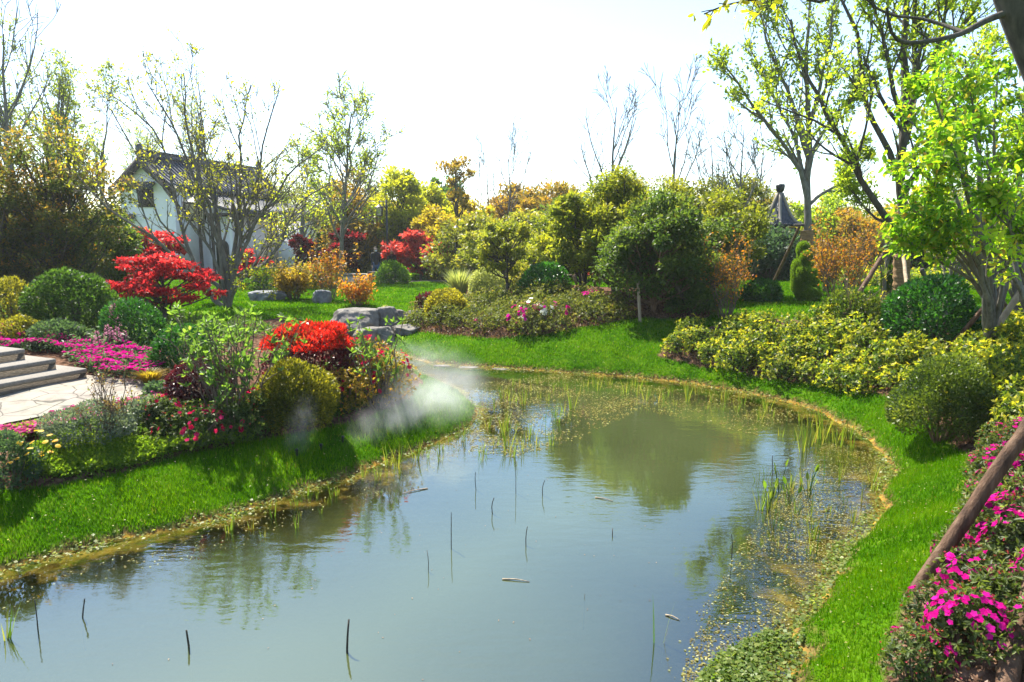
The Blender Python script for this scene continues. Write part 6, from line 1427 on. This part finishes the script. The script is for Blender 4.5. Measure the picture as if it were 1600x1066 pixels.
# creeping plants on the water line, floating weed (countless)
def strip(name, label, cat, n, s0, s1, z0, z1, ln, leaf, seed, poly=None, upness=1.0, tint=(.55, .25), wd=.8, dens=None, edge=None):
    g = np.random.default_rng(seed)
    if poly is not None:
        poly = np.array([on_z(x, y)[:2] for x, y in poly]); lo, hi = poly.min(0), poly.max(0); C = g.uniform(lo, hi, (n * 8, 2)); C = C[inside(C, poly)]
    else:
        seg = np.roll(POND, -1, 0) - POND; L = np.hypot(*seg.T); k = g.choice(len(POND), n * 6, p=L / L.sum()); C = POND[k] + seg[k] * g.random((n * 6, 1)); C += g.normal(0, (abs(s0) + abs(s1)) * .7, C.shape)
        C = C[in_view(C, 80) & (C[:, 1] < 17)]
    s = sdist(C, POND); k = (s > s0) & (s < s1)
    patch = .5 + .5 * np.sin(C[:, 0] * 3.3 + 2 * np.sin(C[:, 1] * 2.1)) * np.sin(C[:, 1] * 2.7 + np.sin(C[:, 0] * 1.3))
    k &= g.random(len(C)) < (.12 + .88 * patch ** 1.5); C = C[k][:n]; N = len(C)
    z = np.maximum(H(C[:, 0], C[:, 1]), 0) + g.uniform(z0, z1, N)
    P = np.stack([C[:, 0], C[:, 1], z], 1); l = ln * g.uniform(.5, 1.4, N); ax = g.normal(size=(N, 3)) * [1, 1, .25 * (1 if upness < 1.5 else 0)]
    me = leaf_mesh(name, P, ax, g.normal(size=(N, 3)) * .35 * (2 - upness) + [0, 0, 1], l, l * wd, g.normal(*tint, N), M[leaf]); tag(link(name, me), label, cat, kind='stuff'); return N
print('edge', strip('creeping_plants', 'pale creeping plants along the water line of the lawns', 'water plants', 9000, -.14, .05, 0, .03, .03, 'water_leaf', 91, upness=.8))
strip('floating_weed', 'pale yellowish weed floating on the shallow edges of the pond', 'pond weed', 7000, -.75, -.04, .003, .006, .02, 'weed', 92, upness=1.9, wd=.6)
strip('floating_weed', 'olive weed patches floating below the mist at the far end of the pond', 'pond weed', 6500, -9, -.05, .003, .007, .035, 'weed', 93, [(690, 700), (740, 600), (860, 585), (1100, 612), (1260, 650), (1180, 680), (1000, 640), (900, 690), (800, 715)], 1.9, (.35, .25), .5)
strip('floating_weed', 'brown and green weed floating in the right shallows', 'pond weed', 9000, -1.2, -.02, .003, .007, .019, 'weed', 94, [(1390, 720), (1395, 790), (1310, 920), (1240, 1066), (1060, 1070), (1090, 960), (1160, 850), (1230, 760), (1290, 690)], 1.9, (.4, .28), .6)
strip('floating_debris', 'small brown scraps of debris drifting on the open water of the pond', 'debris', 130, -9, -.6, .003, .005, .015, 'litter', 97, [(100, 1060), (500, 800), (760, 700), (1000, 700), (1200, 800), (1080, 1000), (900, 1066)], 1.9, (.5, .25), .4)
strip('creeping_plants', 'leafy green creeping plants heaped on the water at the bottom right', 'water plants', 2500, -.75, .05, .0, .05, .028, 'water_leaf', 95, [(1200, 990), (1120, 1030), (1080, 1080), (1240, 1080), (1256, 1000)], .8, (.35, .2))
strip('creeping_plants', 'bright creeping plants on the water along the right bank', 'water plants', 2600, -.16, .04, .0, .03, .026, 'water_leaf', 96, [(1395, 730), (1400, 800), (1345, 870), (1270, 990), (1230, 990), (1290, 870), (1350, 780)], .8, (.4, .25))

# ------------------------------------------------------------------ mist sprayed from nozzles, thin haze
def mist(name, label, c, axis, L, r, dens, seed, nscale=2.2, cone=.6):
    """closed ellipsoid filled with uneven drifting mist, densest inside"""
    bm = bmesh.new(); bmesh.ops.create_icosphere(bm, subdivisions=4, radius=1); me = bpy.data.meshes.new(name); bm.to_mesh(me); bm.free()
    m = bpy.data.materials.new(name); m.use_nodes = True; n = m.node_tree.nodes; l = m.node_tree.links; n.remove(n['Principled BSDF'])
    tc = n.new('ShaderNodeTexCoord'); sx = n.new('ShaderNodeSeparateXYZ'); l.new(tc.outputs['Object'], sx.inputs[0])
    def mt(op, a, b=None):
        x = n.new('ShaderNodeMath'); x.operation = op
        for i, v in enumerate((a, b)):
            if v is None: continue
            if isinstance(v, (int, float)): x.inputs[i].default_value = v
            else: l.new(v, x.inputs[i])
        return x.outputs[0]
    ln = n.new('ShaderNodeVectorMath'); ln.operation = 'LENGTH'; l.new(tc.outputs['Object'], ln.inputs[0])
    fall = mt('POWER', mt('MAXIMUM', mt('SUBTRACT', 1.0, mt('POWER', ln.outputs['Value'], 2.0)), 0.0), 2.2)
    nz = n.new('ShaderNodeTexNoise'); nz.inputs['Scale'].default_value = nscale; nz.inputs['Detail'].default_value = 5; nz.inputs['Roughness'].default_value = .6
    mp = n.new('ShaderNodeMapping'); mp.inputs['Location'].default_value = (seed, seed * .7, 0); mp.inputs['Scale'].default_value = (L / r * .85, 1, 1); l.new(tc.outputs['Object'], mp.inputs[0]); l.new(mp.outputs[0], nz.inputs[0])
    mr = n.new('ShaderNodeMapRange'); mr.inputs[1].default_value = .36; mr.inputs[2].default_value = .72; l.new(nz.outputs['Fac'], mr.inputs[0])
    v = n.new('ShaderNodeVolumePrincipled'); v.inputs['Color'].default_value = (.96, .97, .98, 1); v.inputs['Anisotropy'].default_value = .35
    l.new(mt('MULTIPLY', mt('MULTIPLY', fall, mr.outputs[0]), dens), v.inputs['Density']); l.new(v.outputs[0], n['Material Output'].inputs['Volume'])
    me.materials.append(m); o = link(name, me, None, tuple(c)); o.scale = (L, r, r); o.rotation_euler = Vector(axis).to_track_quat('X', 'Z').to_euler()
    return tag(o, label, 'mist', kind='stuff')
n1 = gp(502, 704); n2 = gp(536, 692); n3 = gp(464, 712)
e1 = at(700, 618, n1[1] + 1.6)
c1 = at(676, 622, gp(690, 662)[1] + .35)
mist('mist', 'white mist cloud billowing over the lawn tip', c1, c1 - n1 + np.array([.3, 0, .1]), 1.25, .72, 2.3, 1, 1.7)
mist('mist', 'thin mist jet trailing from the nozzles over the lawn', (n1 + c1) / 2 + np.array([.2, .1, .08]), c1 - n1, 1.2, .38, 2.0, 2, 1.5)
mist('mist', 'faint mist wisp at the edge of the dark bed', n3 + np.array([.03, .1, .28]), (.25, .2, 1), .5, .24, 1.8, 3)
mist('mist', 'thin mist hanging over the cascade inlet', on_z(650, 560, .15), (1, .2, .0), 1.4, .5, 1.0, 4)
for i, (q, lb) in enumerate(((n1, 'small mist nozzle on the lawn, middle of the three'), (n2, 'small mist nozzle nearest the lawn tip'), (n3, 'small mist nozzle nearest the dark bed'))):
    o = MB().lathe([(.012, -.03), (.012, .05), (.02, .055), (.016, .075), (.004, .082), (.001, .083)], 10).build('mist_nozzle', M['iron'], None, True); o.location = tuple(q); tag(o, lb, 'nozzle', 'mist nozzles')
def haze():
    zlo, zhi = -1.9, 14.0
    bm = bmesh.new(); bmesh.ops.create_cube(bm, size=1)
    for v in bm.verts: v.co = Vector((v.co.x * 230, 45 + v.co.y * 130, (zlo + zhi) / 2 + v.co.z * (zhi - zlo)))
    me = bpy.data.meshes.new('haze'); bm.to_mesh(me); bm.free(); m = bpy.data.materials.new('haze'); m.use_nodes = True; n = m.node_tree.nodes; n.remove(n['Principled BSDF'])
    v = n.new('ShaderNodeVolumePrincipled'); v.inputs['Color'].default_value = (.93, .96, 1, 1); v.inputs['Density'].default_value = HAZE; v.inputs['Anisotropy'].default_value = .3
    m.node_tree.links.new(v.outputs[0], n['Material Output'].inputs['Volume']); me.materials.append(m); tag(link('haze', me), kind='stuff')
HAZE = .0005
haze()
